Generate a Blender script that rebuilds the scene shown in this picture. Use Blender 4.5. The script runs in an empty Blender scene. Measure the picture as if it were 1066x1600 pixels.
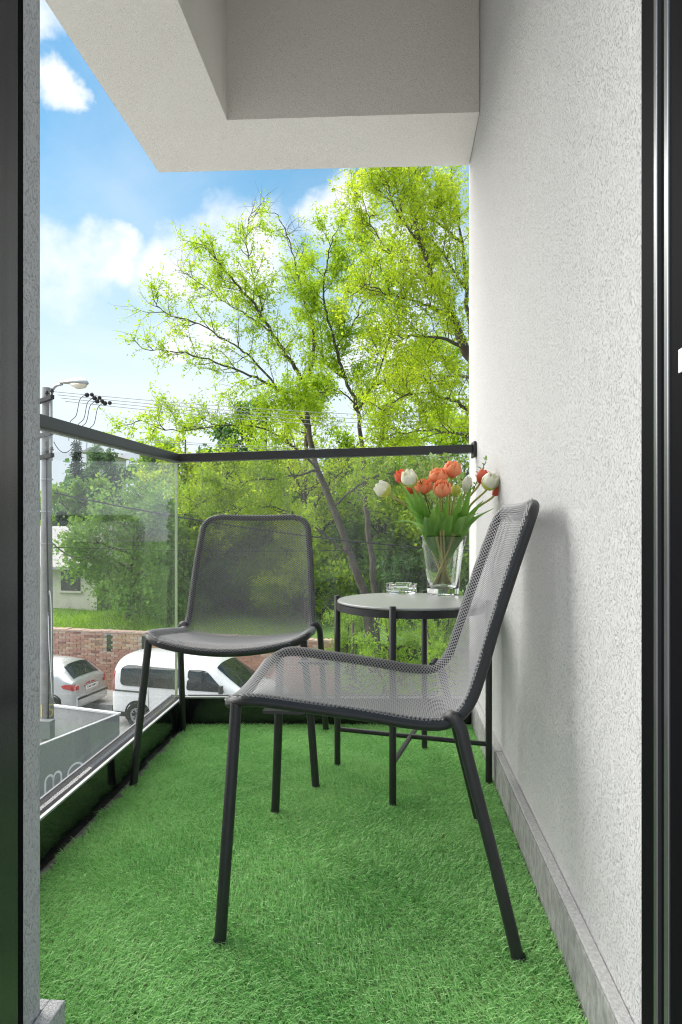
import bpy, bmesh, math, random
import numpy as np
from mathutils import Vector, Matrix
R = math.radians
S = bpy.context.scene
COL = S.collection

# ------------------------------------------------------------------ camera, sky, sun, exposure
F, CAMZ, YAW = 1000.0, 0.78, math.atan(85 / 1000)
SZ = -4.22                                   # street level (balcony floor is z = 0)
cam = bpy.data.cameras.new('camera'); camo = bpy.data.objects.new('camera', cam); COL.objects.link(camo)
camo.location = (0, 0, CAMZ); camo.rotation_euler = (math.pi / 2, 0, YAW)
cam.sensor_fit = 'VERTICAL'; cam.sensor_height = 36; cam.lens = 22.5; cam.shift_y = 28 / 1600
cam.clip_start = 0.02; cam.clip_end = 3000
S.camera = camo
SUN_EL, SUN_AZ = R(53), R(164)               # azimuth counter-clockwise from +x: from the left, a little ahead
sd = Vector((math.cos(SUN_EL) * math.cos(SUN_AZ), math.cos(SUN_EL) * math.sin(SUN_AZ), math.sin(SUN_EL)))
sl = bpy.data.lights.new('sun', 'SUN'); sl.energy = 4.7; sl.angle = R(100); sl.color = (1, .95, .87)
so = bpy.data.objects.new('sun', sl); COL.objects.link(so); so.location = (-20, 10, 30)
so.rotation_euler = sd.to_track_quat('Z', 'Y').to_euler()
vs = S.view_settings; vs.view_transform = 'Standard'; vs.look = 'None'; vs.gamma = 1; vs.exposure = 1.27
vs.use_curve_mapping = False
S.render.engine = 'CYCLES'
S.cycles.use_denoising = True; S.cycles.denoiser = 'OPENIMAGEDENOISE'; S.cycles.denoising_prefilter = 'NONE'; S.cycles.use_adaptive_sampling = False
S.cycles.max_bounces = 10; S.cycles.diffuse_bounces = 5; S.cycles.transparent_max_bounces = 24
S.cycles.transmission_bounces = 8; S.cycles.glossy_bounces = 4
S.cycles.filter_width = 1.15; S.cycles.sample_clamp_indirect = 8; S.cycles.caustics_refractive = True


def pix(px, py, d):
    """point at distance d along the view axis, seen where the photograph shows it"""
    a, b = (px - 533) / F * d, (828 - py) / F * d
    return Vector((-math.sin(YAW) * d + a * math.cos(YAW), math.cos(YAW) * d + a * math.sin(YAW), CAMZ + b))


def onz(px, py, z):
    return pix(px, py, (CAMZ - z) * F / (py - 828))


# ------------------------------------------------------------------ node helpers
def NT(m):
    nt = m.node_tree; nt.nodes.clear(); return nt


class N:
    def __init__(s, nt): s.nt = nt
    def __call__(s, t, ins=None, **kw):
        n = s.nt.nodes.new(t)
        for k, v in kw.items(): setattr(n, k, v)
        for k, v in (ins or {}).items():
            if isinstance(v, bpy.types.NodeSocket): s.nt.links.new(v, n.inputs[k])
            else: n.inputs[k].default_value = v
        return n
    def math(s, op, a, b=0.0, c=None, clamp=False):
        n = s('ShaderNodeMath', {0: a, 1: b}, operation=op, use_clamp=clamp)
        if c is not None:
            if isinstance(c, bpy.types.NodeSocket): s.nt.links.new(c, n.inputs[2])
            else: n.inputs[2].default_value = c
        return n.outputs[0]
    def mix(s, f, a, b, bt='MIX'):
        n = s('ShaderNodeMix', data_type='RGBA', blend_type=bt)
        for k, v in ((0, f), (6, a), (7, b)):
            if isinstance(v, bpy.types.NodeSocket): s.nt.links.new(v, n.inputs[k])
            else: n.inputs[k].default_value = v
        return n.outputs[2]
    def mix_ior(s, ior):
        # a thin pane does not bend the ray: both faces reflect as air-to-glass
        bf = s('ShaderNodeNewGeometry').outputs['Backfacing']
        return s.math('ADD', ior, s.math('MULTIPLY', bf, 1 / ior - ior))
    def ramp(s, f, stops):
        n = s('ShaderNodeValToRGB', {0: f}); cr = n.color_ramp
        while len(cr.elements) < len(stops): cr.elements.new(.5)
        for e, (p, c) in zip(cr.elements, stops):
            e.position = p; e.color = c if len(c) == 4 else (*c, 1)
        return n.outputs[0]


def c4(c): return (c[0], c[1], c[2], 1)


# ------------------------------------------------------------------ world: Nishita sky with fair-weather clouds
W = bpy.data.worlds.new('World'); S.world = W; W.use_nodes = True
nt = NT(W); n = N(nt)
sky = n('ShaderNodeTexSky', sky_type='NISHITA', sun_disc=False, sun_elevation=SUN_EL, altitude=200,
        air_density=1.0, dust_density=0.6, ozone_density=2.2)
sky.sun_rotation = math.pi / 2 - SUN_AZ
hs = n('ShaderNodeHueSaturation', {'Color': sky.outputs[0], 'Saturation': 1.32, 'Value': 1.02, 'Hue': .475})
tc = n('ShaderNodeTexCoord').outputs['Generated']
sep = n('ShaderNodeSeparateXYZ', {0: tc})
zc = n.math('MAXIMUM', sep.outputs[2], .0)
# cloud sheet projected on a slightly curved layer
den = n.math('ADD', zc, .22)
pl = n('ShaderNodeCombineXYZ', {0: n.math('DIVIDE', sep.outputs[0], den), 1: n.math('DIVIDE', sep.outputs[1], den), 2: 0.37}).outputs[0]
n1 = n('ShaderNodeTexNoise', {'Vector': pl, 'Scale': 1.15, 'Detail': 9, 'Roughness': .56, 'Distortion': .25}).outputs[0]
dn = n('ShaderNodeTexNoise', {'Vector': tc, 'Scale': 9, 'Detail': 8, 'Roughness': .58}).outputs[0]
sheet = n.ramp(n1, [(.52, (0, 0, 0)), (.70, (1, 1, 1))])
# cumulus heaps (directions in the sky), broken up by noise
heap = None
HEAPS = [(100, 425, .060), (140, 405, .050), (75, 395, .05), (190, 398, .035), (285, 400, .055), (340, 375, .055), (320, 430, .060), (260, 430, .05),
         (505, 335, .045), (545, 325, .045), (390, 400, .07), (270, 535, .035), (330, 540, .04), (95, 138, .030), (75, 20, .035),
         (640, 400, .08), (-160, 380, .10), (-340, 250, .11), (850, 300, .10), (1050, 380, .12), (600, 560, .08), (-520, 450, .12)]
dx = n('ShaderNodeVectorMath', {0: n('ShaderNodeTexNoise', {'Vector': tc, 'Scale': 14, 'Detail': 7, 'Roughness': .6}).outputs[1], 1: (.5, .5, .5)}, operation='SUBTRACT').outputs[0]
dx = n('ShaderNodeVectorMath', {0: dx, 3: .085}, operation='SCALE').outputs[0]
tw = n('ShaderNodeVectorMath', {0: tc, 1: dx}, operation='ADD').outputs[0]
for (hx, hy, hr) in HEAPS:
    v = (pix(hx, hy, 1) - camo.location).normalized()
    dd = n('ShaderNodeVectorMath', {0: tw, 1: tuple(v)}, operation='DISTANCE').outputs['Value']
    k = n.math('SUBTRACT', 1.0, n.math('DIVIDE', dd, hr))
    heap = k if heap is None else n.math('SMOOTH_MAX', heap, k, .25)
hm = n('ShaderNodeMapRange', {0: heap, 1: -.22, 2: .55, 3: 0, 4: 1}, interpolation_type='SMOOTHSTEP').outputs[0]
hm = n.math('MULTIPLY', hm, n('ShaderNodeMapRange', {0: dn, 1: .32, 2: .58, 3: .30, 4: 1}).outputs[0])
cl = n.math('MAXIMUM', n.math('MULTIPLY', sheet, .30), hm, clamp=True)
# pale air near the horizon
hz = n('ShaderNodeMapRange', {0: zc, 1: .10, 2: .60, 3: .95, 4: 0}, interpolation_type='SMOOTHSTEP').outputs[0]
base = n.mix(hz, hs.outputs[0], (5.3, 5.9, 6.3, 1))
ccol = n.mix(dn, (6.0, 6.2, 6.5, 1), (7.2, 7.2, 7.1, 1))
fin = n.mix(n.math('MULTIPLY', cl, .96), base, ccol)
bg = n('ShaderNodeBackground', {0: fin, 1: .074})
nt.links.new(bg.outputs[0], n('ShaderNodeOutputWorld').inputs[0])

# ------------------------------------------------------------------ materials
MATS = {}


def mat(name, col, rough=.6, metal=0, spec=.5, col2=None, nscale=8, bump=0, bscale=60, stretch=(1, 1, 1), detail=6, coat=0):
    if name in MATS: return MATS[name]
    m = bpy.data.materials.new(name); m.use_nodes = True; nt = NT(m); n = N(nt)
    p = n('ShaderNodeBsdfPrincipled', {'Base Color': c4(col), 'Roughness': rough, 'Metallic': metal, 'Specular IOR Level': spec, 'Coat Weight': coat, 'Coat Roughness': .05})
    tc = n('ShaderNodeTexCoord').outputs['Object']
    mp = n('ShaderNodeMapping', {0: tc, 3: stretch}).outputs[0]
    if col2 is not None:
        no = n('ShaderNodeTexNoise', {'Vector': mp, 'Scale': nscale, 'Detail': detail, 'Roughness': .6}).outputs[0]
        f = n('ShaderNodeMapRange', {0: no, 1: .35, 2: .65}).outputs[0]
        nt.links.new(n.mix(f, c4(col), c4(col2)), p.inputs['Base Color'])
    if bump:
        b = n('ShaderNodeTexNoise', {'Vector': mp, 'Scale': bscale, 'Detail': 4, 'Roughness': .6}).outputs[0]
        bm_ = n('ShaderNodeBump', {'Height': b, 'Strength': bump, 'Distance': .01})
        nt.links.new(bm_.outputs[0], p.inputs['Normal'])
    nt.links.new(p.outputs[0], n('ShaderNodeOutputMaterial').inputs[0])
    MATS[name] = m
    return m


def stucco(name, col, zs=.45, strength=.55, tint=.09, pitc=.42):
    m = bpy.data.materials.new(name); m.use_nodes = True; nt = NT(m); n = N(nt)
    tc = n('ShaderNodeTexCoord').outputs['Object']
    mp = n('ShaderNodeMapping', {0: tc, 3: (1, 1, zs)}).outputs[0]
    w = n('ShaderNodeTexNoise', {'Vector': mp, 'Scale': 34, 'Detail': 2}).outputs[1]
    wv = n('ShaderNodeVectorMath', {0: w, 3: .018}, operation='SCALE').outputs[0]
    mv = n('ShaderNodeVectorMath', {0: mp, 1: wv}, operation='ADD').outputs[0]
    a = n('ShaderNodeTexNoise', {'Vector': mv, 'Scale': 380, 'Detail': 4, 'Roughness': .6}).outputs[0]
    b = n('ShaderNodeTexNoise', {'Vector': mp, 'Scale': 70, 'Detail': 3}).outputs[0]
    pits = n('ShaderNodeMapRange', {0: a, 1: .33, 2: .46}).outputs[0]
    h = n.math('ADD', n.math('MULTIPLY', pits, .75), n.math('ADD', n.math('MULTIPLY', a, .5), n.math('MULTIPLY', b, .35)))
    big = n('ShaderNodeTexNoise', {'Vector': tc, 'Scale': 2.2, 'Detail': 4}).outputs[0]
    c = n.mix(n.math('MULTIPLY', big, tint * 3), c4(col), (col[0] * .84, col[1] * .81, col[2] * .78, 1))
    c = n.mix(n.math('MULTIPLY', n.math('SUBTRACT', 1, pits), n('ShaderNodeMapRange', {0: big, 1: .3, 2: .7, 3: pitc * .6, 4: pitc * 1.3}).outputs[0]), c, (col[0] * .42, col[1] * .41, col[2] * .40, 1))  # pits darkened in the colour: grime plus painted-in shade of the recesses
    p = n('ShaderNodeBsdfPrincipled', {'Base Color': c, 'Roughness': .92, 'Specular IOR Level': .2})
    bp = n('ShaderNodeBump', {'Height': h, 'Strength': strength, 'Distance': .006})
    nt.links.new(bp.outputs[0], p.inputs['Normal'])
    nt.links.new(p.outputs[0], n('ShaderNodeOutputMaterial').inputs[0])
    return m


def pane_glass(name, tint=(.935, .937, .942), dust_haze=.050, ior=1.24):
    m = bpy.data.materials.new(name); m.use_nodes = True; nt = NT(m); n = N(nt)
    tr = n('ShaderNodeBsdfTransparent', {0: c4(tint)}); gl = n('ShaderNodeBsdfGlossy', {0: (1, 1, 1, 1), 'Roughness': .0})
    mx = n('ShaderNodeMixShader', {0: n('ShaderNodeFresnel', {0: n.mix_ior(ior)}).outputs[0], 1: tr.outputs[0], 2: gl.outputs[0]})
    tc = n('ShaderNodeTexCoord').outputs['Object']
    s = n('ShaderNodeTexNoise', {'Vector': n('ShaderNodeMapping', {0: tc, 3: (3, 3, .5)}).outputs[0], 'Scale': 5, 'Detail': 6}).outputs[0]
    s2 = n('ShaderNodeTexNoise', {'Vector': n('ShaderNodeMapping', {0: tc, 3: (60, 60, 1.5)}).outputs[0], 'Scale': 1.2, 'Detail': 3}).outputs[0]
    f = n.math('MULTIPLY', n('ShaderNodeMapRange', {0: s, 1: .3, 2: .75, 3: .35, 4: 1.5}).outputs[0], dust_haze)  # dust smears, made stronger to paint in the milky haze of reflections
    f = n.math('MULTIPLY', f, n('ShaderNodeMapRange', {0: s2, 1: .4, 2: .7, 3: .8, 4: 1.35}).outputs[0])
    df = n('ShaderNodeBsdfDiffuse', {0: (.75, .76, .76, 1)})
    m2 = n('ShaderNodeMixShader', {0: f, 1: mx.outputs[0], 2: df.outputs[0]})
    nt.links.new(m2.outputs[0], n('ShaderNodeOutputMaterial').inputs[0])
    return m


def clear_glass(name):
    m = bpy.data.materials.new(name); m.use_nodes = True; nt = NT(m); n = N(nt)
    g = n('ShaderNodeBsdfGlass', {0: (.985, .995, .99, 1), 'Roughness': 0, 'IOR': 1.45})
    nt.links.new(g.outputs[0], n('ShaderNodeOutputMaterial').inputs[0]); return m


def leafmat(name, c0, c1, t0, t1, tr=.5, rough=.55):
    """leaf: diffuse, light shining through, faint gloss; the per-leaf tint runs c0 -> c1"""
    m = bpy.data.materials.new(name); m.use_nodes = True; nt = NT(m); n = N(nt)
    t = n('ShaderNodeAttribute', attribute_name='tint').outputs['Fac']
    d = n('ShaderNodeBsdfPrincipled', {'Base Color': n.mix(t, c4(c0), c4(c1)), 'Roughness': rough, 'Specular IOR Level': .25})
    l = n('ShaderNodeBsdfTranslucent', {0: n.mix(t, c4(t0), c4(t1))})
    mx = n('ShaderNodeMixShader', {0: tr, 1: d.outputs[0], 2: l.outputs[0]})
    nt.links.new(mx.outputs[0], n('ShaderNodeOutputMaterial').inputs[0]); return m


M_WALL = stucco('white_stucco', (.555, .55, .548), zs=.55, strength=.66, pitc=.40)
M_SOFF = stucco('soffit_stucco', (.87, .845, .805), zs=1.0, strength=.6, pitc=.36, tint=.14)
M_STONE = mat('grey_stone', (.33, .325, .315), .75, col2=(.19, .187, .183), nscale=75, bump=.35, bscale=120, stretch=(1, 1, .5))
M_LEDGE = mat('ledge_render', (.50, .49, .48), .9, col2=(.36, .36, .355), nscale=160, bump=.5, bscale=200)
M_TILE = mat('floor_tile', (.30, .28, .26), .8, col2=(.18, .17, .16), nscale=25, bump=.2)
M_RAIL = mat('anthracite_rail', (.022, .023, .024), .42, spec=.5)
M_KICK = mat('black_kickplate', (.010, .011, .012), .07, spec=.55)
M_TRIM = mat('pale_trim', (.45, .46, .46), .4, metal=.3)
M_GASK = mat('dark_gasket', (.05, .05, .052), .9, spec=.1)
M_GLASS = pane_glass('railing_glass')
M_GEDGE = mat('glass_edge', (.55, .72, .42), .15, spec=.6)
M_FRAME = mat('door_frame_black', (.004, .004, .005), .6, spec=.03)
M_FRAMEG = mat('door_frame_grey', (.10, .105, .105), .22, metal=.75, col2=(.08, .085, .083), nscale=3, stretch=(20, 20, .3))
M_LIP = mat('brushed_lip', (.20, .20, .205), .3, metal=.85)
M_WHITEP = mat('white_plastic', (.8, .8, .8), .4)
M_TUBE = mat('chair_tube', (.019, .019, .020), .40, spec=.45, col2=(.024, .024, .026), nscale=30, bump=.05, bscale=900)
M_MESH = mat('chair_mesh', (.135, .137, .142), .36, spec=.55)
M_TTOP = mat('table_top', (.34, .345, .345), .32, spec=.5, col2=(.31, .315, .315), nscale=14)
M_VASE = clear_glass('clear_glass')
M_ASPH = mat('asphalt', (.31, .305, .30), .9, col2=(.24, .24, .24), nscale=1.4, bump=.3, bscale=40)
M_PAVE = mat('paving', (.46, .45, .43), .9, col2=(.38, .37, .36), nscale=3, bump=.2, bscale=30)
M_KERB = mat('kerb', (.4, .39, .38), .9, col2=(.3, .3, .29), nscale=8)
M_LAWN = mat('lawn', (.12, .24, .035), .95, col2=(.075, .16, .025), nscale=1.2, bump=.6, bscale=25)
M_BRICK = [mat('brick_%s' % w, c, .9, col2=c2, nscale=9, bump=.4, bscale=60) for w, c, c2 in (
    ('red', (.46, .26, .19), (.38, .20, .15)), ('orange', (.53, .33, .24), (.46, .26, .19)), ('pale', (.56, .42, .34), (.48, .32, .25)), ('dark', (.32, .16, .13), (.24, .12, .10)))]
M_MORT = mat('mortar', (.50, .47, .43), .95, col2=(.42, .39, .36), nscale=12, bump=.3)
M_CONC = mat('concrete', (.30, .29, .28), .9, col2=(.22, .215, .21), nscale=6, bump=.3, bscale=30)
M_STEEL = mat('galvanised', (.42, .43, .44), .45, metal=.5, col2=(.34, .35, .36), nscale=10)
M_PANEL = mat('grey_panel', (.24, .245, .25), .55, col2=(.20, .205, .21), nscale=1.5, stretch=(1, 1, .2))
M_PANEL_LIT = mat('lit_panel', (.46, .46, .455), .6, col2=(.40, .40, .395), nscale=2)  # same sheet metal, with the light on the inner panels put into its colour
M_LETTER = mat('white_paint', (.82, .82, .82), .5)
M_YELLOW = mat('yellow_paint', (.70, .55, .14), .7)
M_BLACK = mat('black_rubber', (.012, .012, .012), .7)
M_DKPL = mat('black_plastic', (.03, .03, .032), .55)
M_CARW = mat('white_car_paint', (.78, .79, .79), .25, spec=.5, coat=.6)
M_CARS = mat('silver_car_paint', (.50, .51, .51), .3, metal=.45, coat=.6)
M_CARGL = mat('car_window', (.02, .024, .026), .04, spec=.75)
M_RED = mat('tail_lamp', (.45, .012, .02), .12, spec=.6)
M_RIM = mat('wheel_rim', (.45, .45, .46), .35, metal=.8)
M_HWALL = mat('house_render', (.62, .58, .50), .9, col2=(.54, .50, .43), nscale=2)
M_HROOF = mat('pale_roof', (.42, .40, .39), .8, col2=(.35, .33, .32), nscale=4)
M_BARK = mat('bark', (.11, .09, .072), .95, col2=(.055, .045, .037), nscale=9, bump=.8, bscale=14, stretch=(1, 1, .25))
M_WIRE = mat('grey_wire', (.30, .30, .29), .5)
M_CABLE = mat('black_cable', (.015, .015, .015), .6)
M_LAMPG = mat('lamp_lens', (.62, .58, .47), .25, spec=.5)
M_LOC = leafmat('locust_leaf', (.14, .25, .014), (.32, .45, .025), (.36, .58, .016), (.60, .78, .04), .5)
M_LOC2 = leafmat('locust_leaf_yellow', (.18, .29, .014), (.38, .49, .03), (.44, .60, .016), (.70, .82, .045), .5)
M_MAP = leafmat('maple_leaf', (.08, .18, .035), (.16, .30, .06), (.16, .34, .04), (.30, .50, .08), .4)
M_MID = leafmat('mid_leaf', (.09, .19, .025), (.20, .34, .035), (.20, .40, .025), (.40, .60, .05), .42)
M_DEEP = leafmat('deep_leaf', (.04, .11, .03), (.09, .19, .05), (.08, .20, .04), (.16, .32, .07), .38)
M_CON = leafmat('conifer_needles', (.018, .045, .026), (.035, .075, .04), (.02, .05, .02), (.04, .09, .03), .2)
M_SHR = leafmat('shrub_leaf', (.14, .28, .02), (.26, .42, .04), (.30, .54, .03), (.46, .68, .06), .45)
M_GRASS = leafmat('turf_blade', (.11, .40, .07), (.48, .80, .33), (.14, .50, .09), (.46, .80, .30), .30, .36)
M_THATCH = leafmat('turf_thatch', (.10, .14, .04), (.20, .16, .07), (.10, .14, .04), (.18, .16, .07), .2)
M_TBASE = mat('turf_backing', (.03, .12, .03), .95)
M_PWHITE = leafmat('petal_white', (.74, .76, .55), (.84, .83, .74), (.7, .72, .5), (.75, .75, .6), .3, .45)
M_PCORAL = leafmat('petal_coral', (.78, .14, .05), (.92, .42, .22), (.86, .17, .05), (.95, .43, .22), .3, .45)
M_PRED = leafmat('petal_red', (.68, .09, .05), (.80, .22, .13), (.7, .06, .03), (.8, .15, .08), .3, .45)
M_PYEL = leafmat('petal_base', (.62, .66, .10), (.7, .7, .2), (.6, .65, .1), (.7, .7, .2), .3, .5)
M_TLEAF = leafmat('tulip_leaf', (.11, .29, .045), (.22, .43, .09), (.18, .42, .05), (.30, .54, .10), .28, .36)
M_STEM = mat('flower_stem', (.46, .40, .15), .5, col2=(.36, .36, .11), nscale=20)
M_SPRIG = leafmat('sprig_leaf', (.24, .40, .12), (.36, .52, .20), (.3, .5, .12), (.4, .6, .2), .25)
M_TWIG = mat('sprig_stem', (.05, .06, .04), .6)


# ------------------------------------------------------------------ mesh helpers
class G:
    """collects shapes into one mesh"""
    def __init__(s): s.v = []; s.f = []; s.nv = 0
    def add(s, v, f):
        s.v += [tuple(p) for p in v]; s.f += [tuple(i + s.nv for i in q) for q in f]; s.nv = len(s.v); return s
    def box(s, lo, hi, rot=None, c=None):
        x0, y0, z0 = lo; x1, y1, z1 = hi
        v = [Vector(p) for p in ((x0, y0, z0), (x1, y0, z0), (x1, y1, z0), (x0, y1, z0), (x0, y0, z1), (x1, y0, z1), (x1, y1, z1), (x0, y1, z1))]
        if rot is not None:
            c = Vector(c if c is not None else (0, 0, 0)); v = [rot @ p + c for p in v]
        return s.add(v, [(0, 3, 2, 1), (4, 5, 6, 7), (0, 1, 5, 4), (1, 2, 6, 5), (2, 3, 7, 6), (3, 0, 4, 7)])
    def tube(s, pts, r, k=8, closed=False, cap=True):
        P = np.array([tuple(p) for p in pts], float); m = len(P)
        r = np.full(m, r, float) if np.isscalar(r) else np.array(r, float)
        if closed: T = np.roll(P, -1, 0) - np.roll(P, 1, 0)
        else: T = np.gradient(P, axis=0)
        T /= np.maximum(np.linalg.norm(T, axis=1, keepdims=True), 1e-9)
        a = np.array([0, 0, 1.]) if abs(T[0][2]) < .9 else np.array([1., 0, 0])
        nn = np.cross(T[0], a); nn /= np.linalg.norm(nn)
        v = []
        ang = np.arange(k) * 2 * math.pi / k
        for i in range(m):
            nn = nn - T[i] * np.dot(nn, T[i]); nn /= max(np.linalg.norm(nn), 1e-9)
            b = np.cross(T[i], nn)
            v.append(P[i] + r[i] * (np.cos(ang)[:, None] * nn + np.sin(ang)[:, None] * b))
        v = np.concatenate(v); f = []
        for i in range(m if closed else m - 1):
            i2 = (i + 1) % m; sh = 0
            if closed and i2 == 0:      # match the twist of the closing ring
                sh = int(np.argmin(np.linalg.norm(v[0:k] - v[i * k], axis=1)))
            for j in range(k):
                f.append((i * k + j, i * k + (j + 1) % k, i2 * k + (j + 1 + sh) % k, i2 * k + (j + sh) % k))
        if cap and not closed:
            f.append(tuple(range(k - 1, -1, -1))); f.append(tuple(range((m - 1) * k, m * k)))
        return s.add(v, f)
    def lathe(s, prof, k=32, c=(0, 0, 0)):
        v = []; f = []
        for (r, z) in prof:
            for j in range(k):
                a = 2 * math.pi * j / k; v.append((c[0] + r * math.cos(a), c[1] + r * math.sin(a), c[2] + z))
        for i in range(len(prof) - 1):
            for j in range(k):
                f.append((i * k + j, i * k + (j + 1) % k, (i + 1) * k + (j + 1) % k, (i + 1) * k + j))
        return s.add(v, f)
    def poly(s, pts): return s.add(pts, [tuple(range(len(pts)))])
    def grid(s, fn, nu, nv):
        v = [fn(i / nu, j / nv) for i in range(nu + 1) for j in range(nv + 1)]
        f = [(i * (nv + 1) + j, (i + 1) * (nv + 1) + j, (i + 1) * (nv + 1) + j + 1, i * (nv + 1) + j + 1) for i in range(nu) for j in range(nv)]
        return s.add(v, f)
    def build(s, name, m, parent=None, smooth=False, bevel=0, solid=0, recalc=False, auto=None):
        top = parent
        while top is not None and top.parent is not None: top = top.parent
        off = Vector(top.get('_o', (0, 0, 0))) if top is not None else Vector((0, 0, 0))
        me = bpy.data.meshes.new(name)
        me.from_pydata([(p[0] - off.x, p[1] - off.y, p[2] - off.z) for p in s.v], [], s.f)
        if bevel or recalc or solid:
            b = bmesh.new(); b.from_mesh(me)
            if recalc: bmesh.ops.recalc_face_normals(b, faces=b.faces)
            if solid: bmesh.ops.solidify(b, geom=b.faces, thickness=solid)
            if bevel: bmesh.ops.bevel(b, geom=[e for e in b.edges if not e.is_boundary and e.calc_face_angle(0) > .5], offset=bevel, segments=2, affect='EDGES', profile=.6)
            b.to_mesh(me); b.free()
        if smooth:
            me.polygons.foreach_set('use_smooth', [True] * len(me.polygons))
            if auto: me.set_sharp_from_angle(angle=R(auto))
        return link(name, me, m, parent)


def link(name, me, m, parent=None):
    o = bpy.data.objects.new(name, me)
    if m is not None and not me.materials: me.materials.append(m)
    if parent is not None: o.parent = parent
    COL.objects.link(o); return o


def tag(o, label=None, cat=None, group=None, kind=None):
    for k, v in (('label', label), ('category', cat), ('group', group), ('kind', kind)):
        if v: o[k] = v
    return o


def thing(name, label, cat, loc=(0, 0, 0), rz=0, group=None, local=False):
    """Empty at a thing's base; parts built in world coordinates unless local"""
    o = bpy.data.objects.new(name, None); COL.objects.link(o)
    o.location = loc; o.rotation_euler = (0, 0, rz); o.empty_display_size = .1
    o['_o'] = (0., 0., 0.) if local else tuple(float(c) for c in loc)
    return tag(o, label, cat, group)


def copy_tree(o, parent=None):
    c = o.copy(); COL.objects.link(c); c.parent = parent
    for ch in [k for k in bpy.data.objects if k.parent == o]: copy_tree(ch, c)
    return c


def cat_rom(pts, per=6):
    P = [Vector(p) for p in pts]; P = [P[0] * 2 - P[1]] + P + [P[-1] * 2 - P[-2]]; out = []
    for i in range(1, len(P) - 2):
        for k in range(per):
            t = k / per; a, b, c, d = P[i - 1:i + 3]
            out.append(.5 * ((2 * b) + (c - a) * t + (2 * a - 5 * b + 4 * c - d) * t * t + (3 * b - a - 3 * c + d) * t ** 3))
    out.append(P[-2].copy()); return out


def fast_mesh(name, v, loops, starts, totals, tint=None):
    me = bpy.data.meshes.new(name)
    me.vertices.add(len(v)); me.vertices.foreach_set('co', np.ascontiguousarray(v, np.float32).ravel())
    me.loops.add(len(loops)); me.loops.foreach_set('vertex_index', loops.astype(np.int32))
    me.polygons.add(len(starts)); me.polygons.foreach_set('loop_start', starts.astype(np.int32))
    me.polygons.foreach_set('loop_total', totals.astype(np.int32))
    me.update(calc_edges=True)
    if tint is not None:
        a = me.attributes.new('tint', 'FLOAT', 'POINT'); a.data.foreach_set('value', tint.astype(np.float32))
    return me


def unit(a): return a / np.maximum(np.linalg.norm(a, axis=-1, keepdims=True), 1e-9)


def leaf_mesh(name, pos, size, rng, asp=.5, axis=None, tint=None, flat=.0):
    """one folded diamond leaf (two triangles) per position"""
    n_ = len(pos); size = size * (.45 + 1.0 * rng.random(n_) ** 1.3)[:, None]
    d = rng.normal(size=(n_, 3)) if axis is None else axis + .6 * rng.normal(size=(n_, 3))
    d[:, 2] -= flat; d = unit(d)
    up = rng.normal(size=(n_, 3)); up[:, 2] += .8
    s = unit(np.cross(d, up)); nn = np.cross(s, d)
    v = np.empty((n_, 4, 3))
    v[:, 0] = pos; v[:, 1] = pos + d * size * .5 + s * size * asp * .5 + nn * size * .1
    v[:, 2] = pos + d * size; v[:, 3] = pos + d * size * .5 - s * size * asp * .5 + nn * size * .1
    b = (np.arange(n_) * 4)[:, None]
    loops = (b + np.array([0, 1, 2, 0, 2, 3])).ravel()
    starts = np.arange(2 * n_) * 3; tot = np.full(2 * n_, 3)
    t = rng.random(n_) if tint is None else np.clip(tint + .30 * rng.normal(size=n_), 0, 1)
    return fast_mesh(name, v.reshape(-1, 3), loops, starts, tot, np.repeat(t, 4))


# ------------------------------------------------------------------ the building round the balcony
WX, PX_ = .323, .300             # side wall face, skirting face
bld = thing('apartment_building', 'white stucco apartment building around the balcony', 'building', (0, .7, SZ))
G().box((WX, .862, SZ), (WX + .35, 2.86, 6.2)).build('side_wall', M_WALL, bld, bevel=.006)
fw = G().box((-6, .50, SZ), (-.492, .854, 6.2)); fw.build('facade_wall', M_WALL, bld, bevel=.006)
G().box((-.490, .50, 2.25), (.70, .853, 6.2)).build('lintel', M_WALL, bld)
G().box((.70, .50, SZ), (4, .853, 6.2)).build('facade_wall', M_WALL, bld)
G().box((-.490, .45, SZ), (.70, .853, -.22)).build('facade_wall', M_WALL, bld)
G().box((-.93, .856, -.24), (WX - .002, 2.62, -.004)).build('floor_slab', M_TILE, bld)
# ring beam of the balcony above and its slab
G().add([(-1.055, .856, 2.38), (-.655, .856, 2.38), (-.655, 2.452, 2.38), (-1.055, 2.785, 2.38), (-1.055, .856, 3.02), (-.655, .856, 3.02), (-.655, 2.452, 3.02), (-1.055, 2.785, 3.02)],
        [(0, 3, 2, 1), (4, 5, 6, 7), (0, 1, 5, 4), (1, 2, 6, 5), (2, 3, 7, 6), (3, 0, 4, 7)]).build('soffit_beam', M_SOFF, bld)
G().add([(-.655, 2.452, 2.38), (WX - .002, 2.487, 2.38), (WX - .002, 2.845, 2.38), (-1.055, 2.785, 2.38), (-.655, 2.452, 3.02), (WX - .002, 2.487, 3.02), (WX - .002, 2.845, 3.02), (-1.055, 2.785, 3.02)],
        [(0, 3, 2, 1), (4, 5, 6, 7), (0, 1, 5, 4), (1, 2, 6, 5), (2, 3, 7, 6), (3, 0, 4, 7)]).build('soffit_beam', M_SOFF, bld)
G().box((-1.055, .856, 3.022), (WX - .002, 2.785, 3.2)).build('ceiling_slab', M_SOFF, bld)
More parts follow.
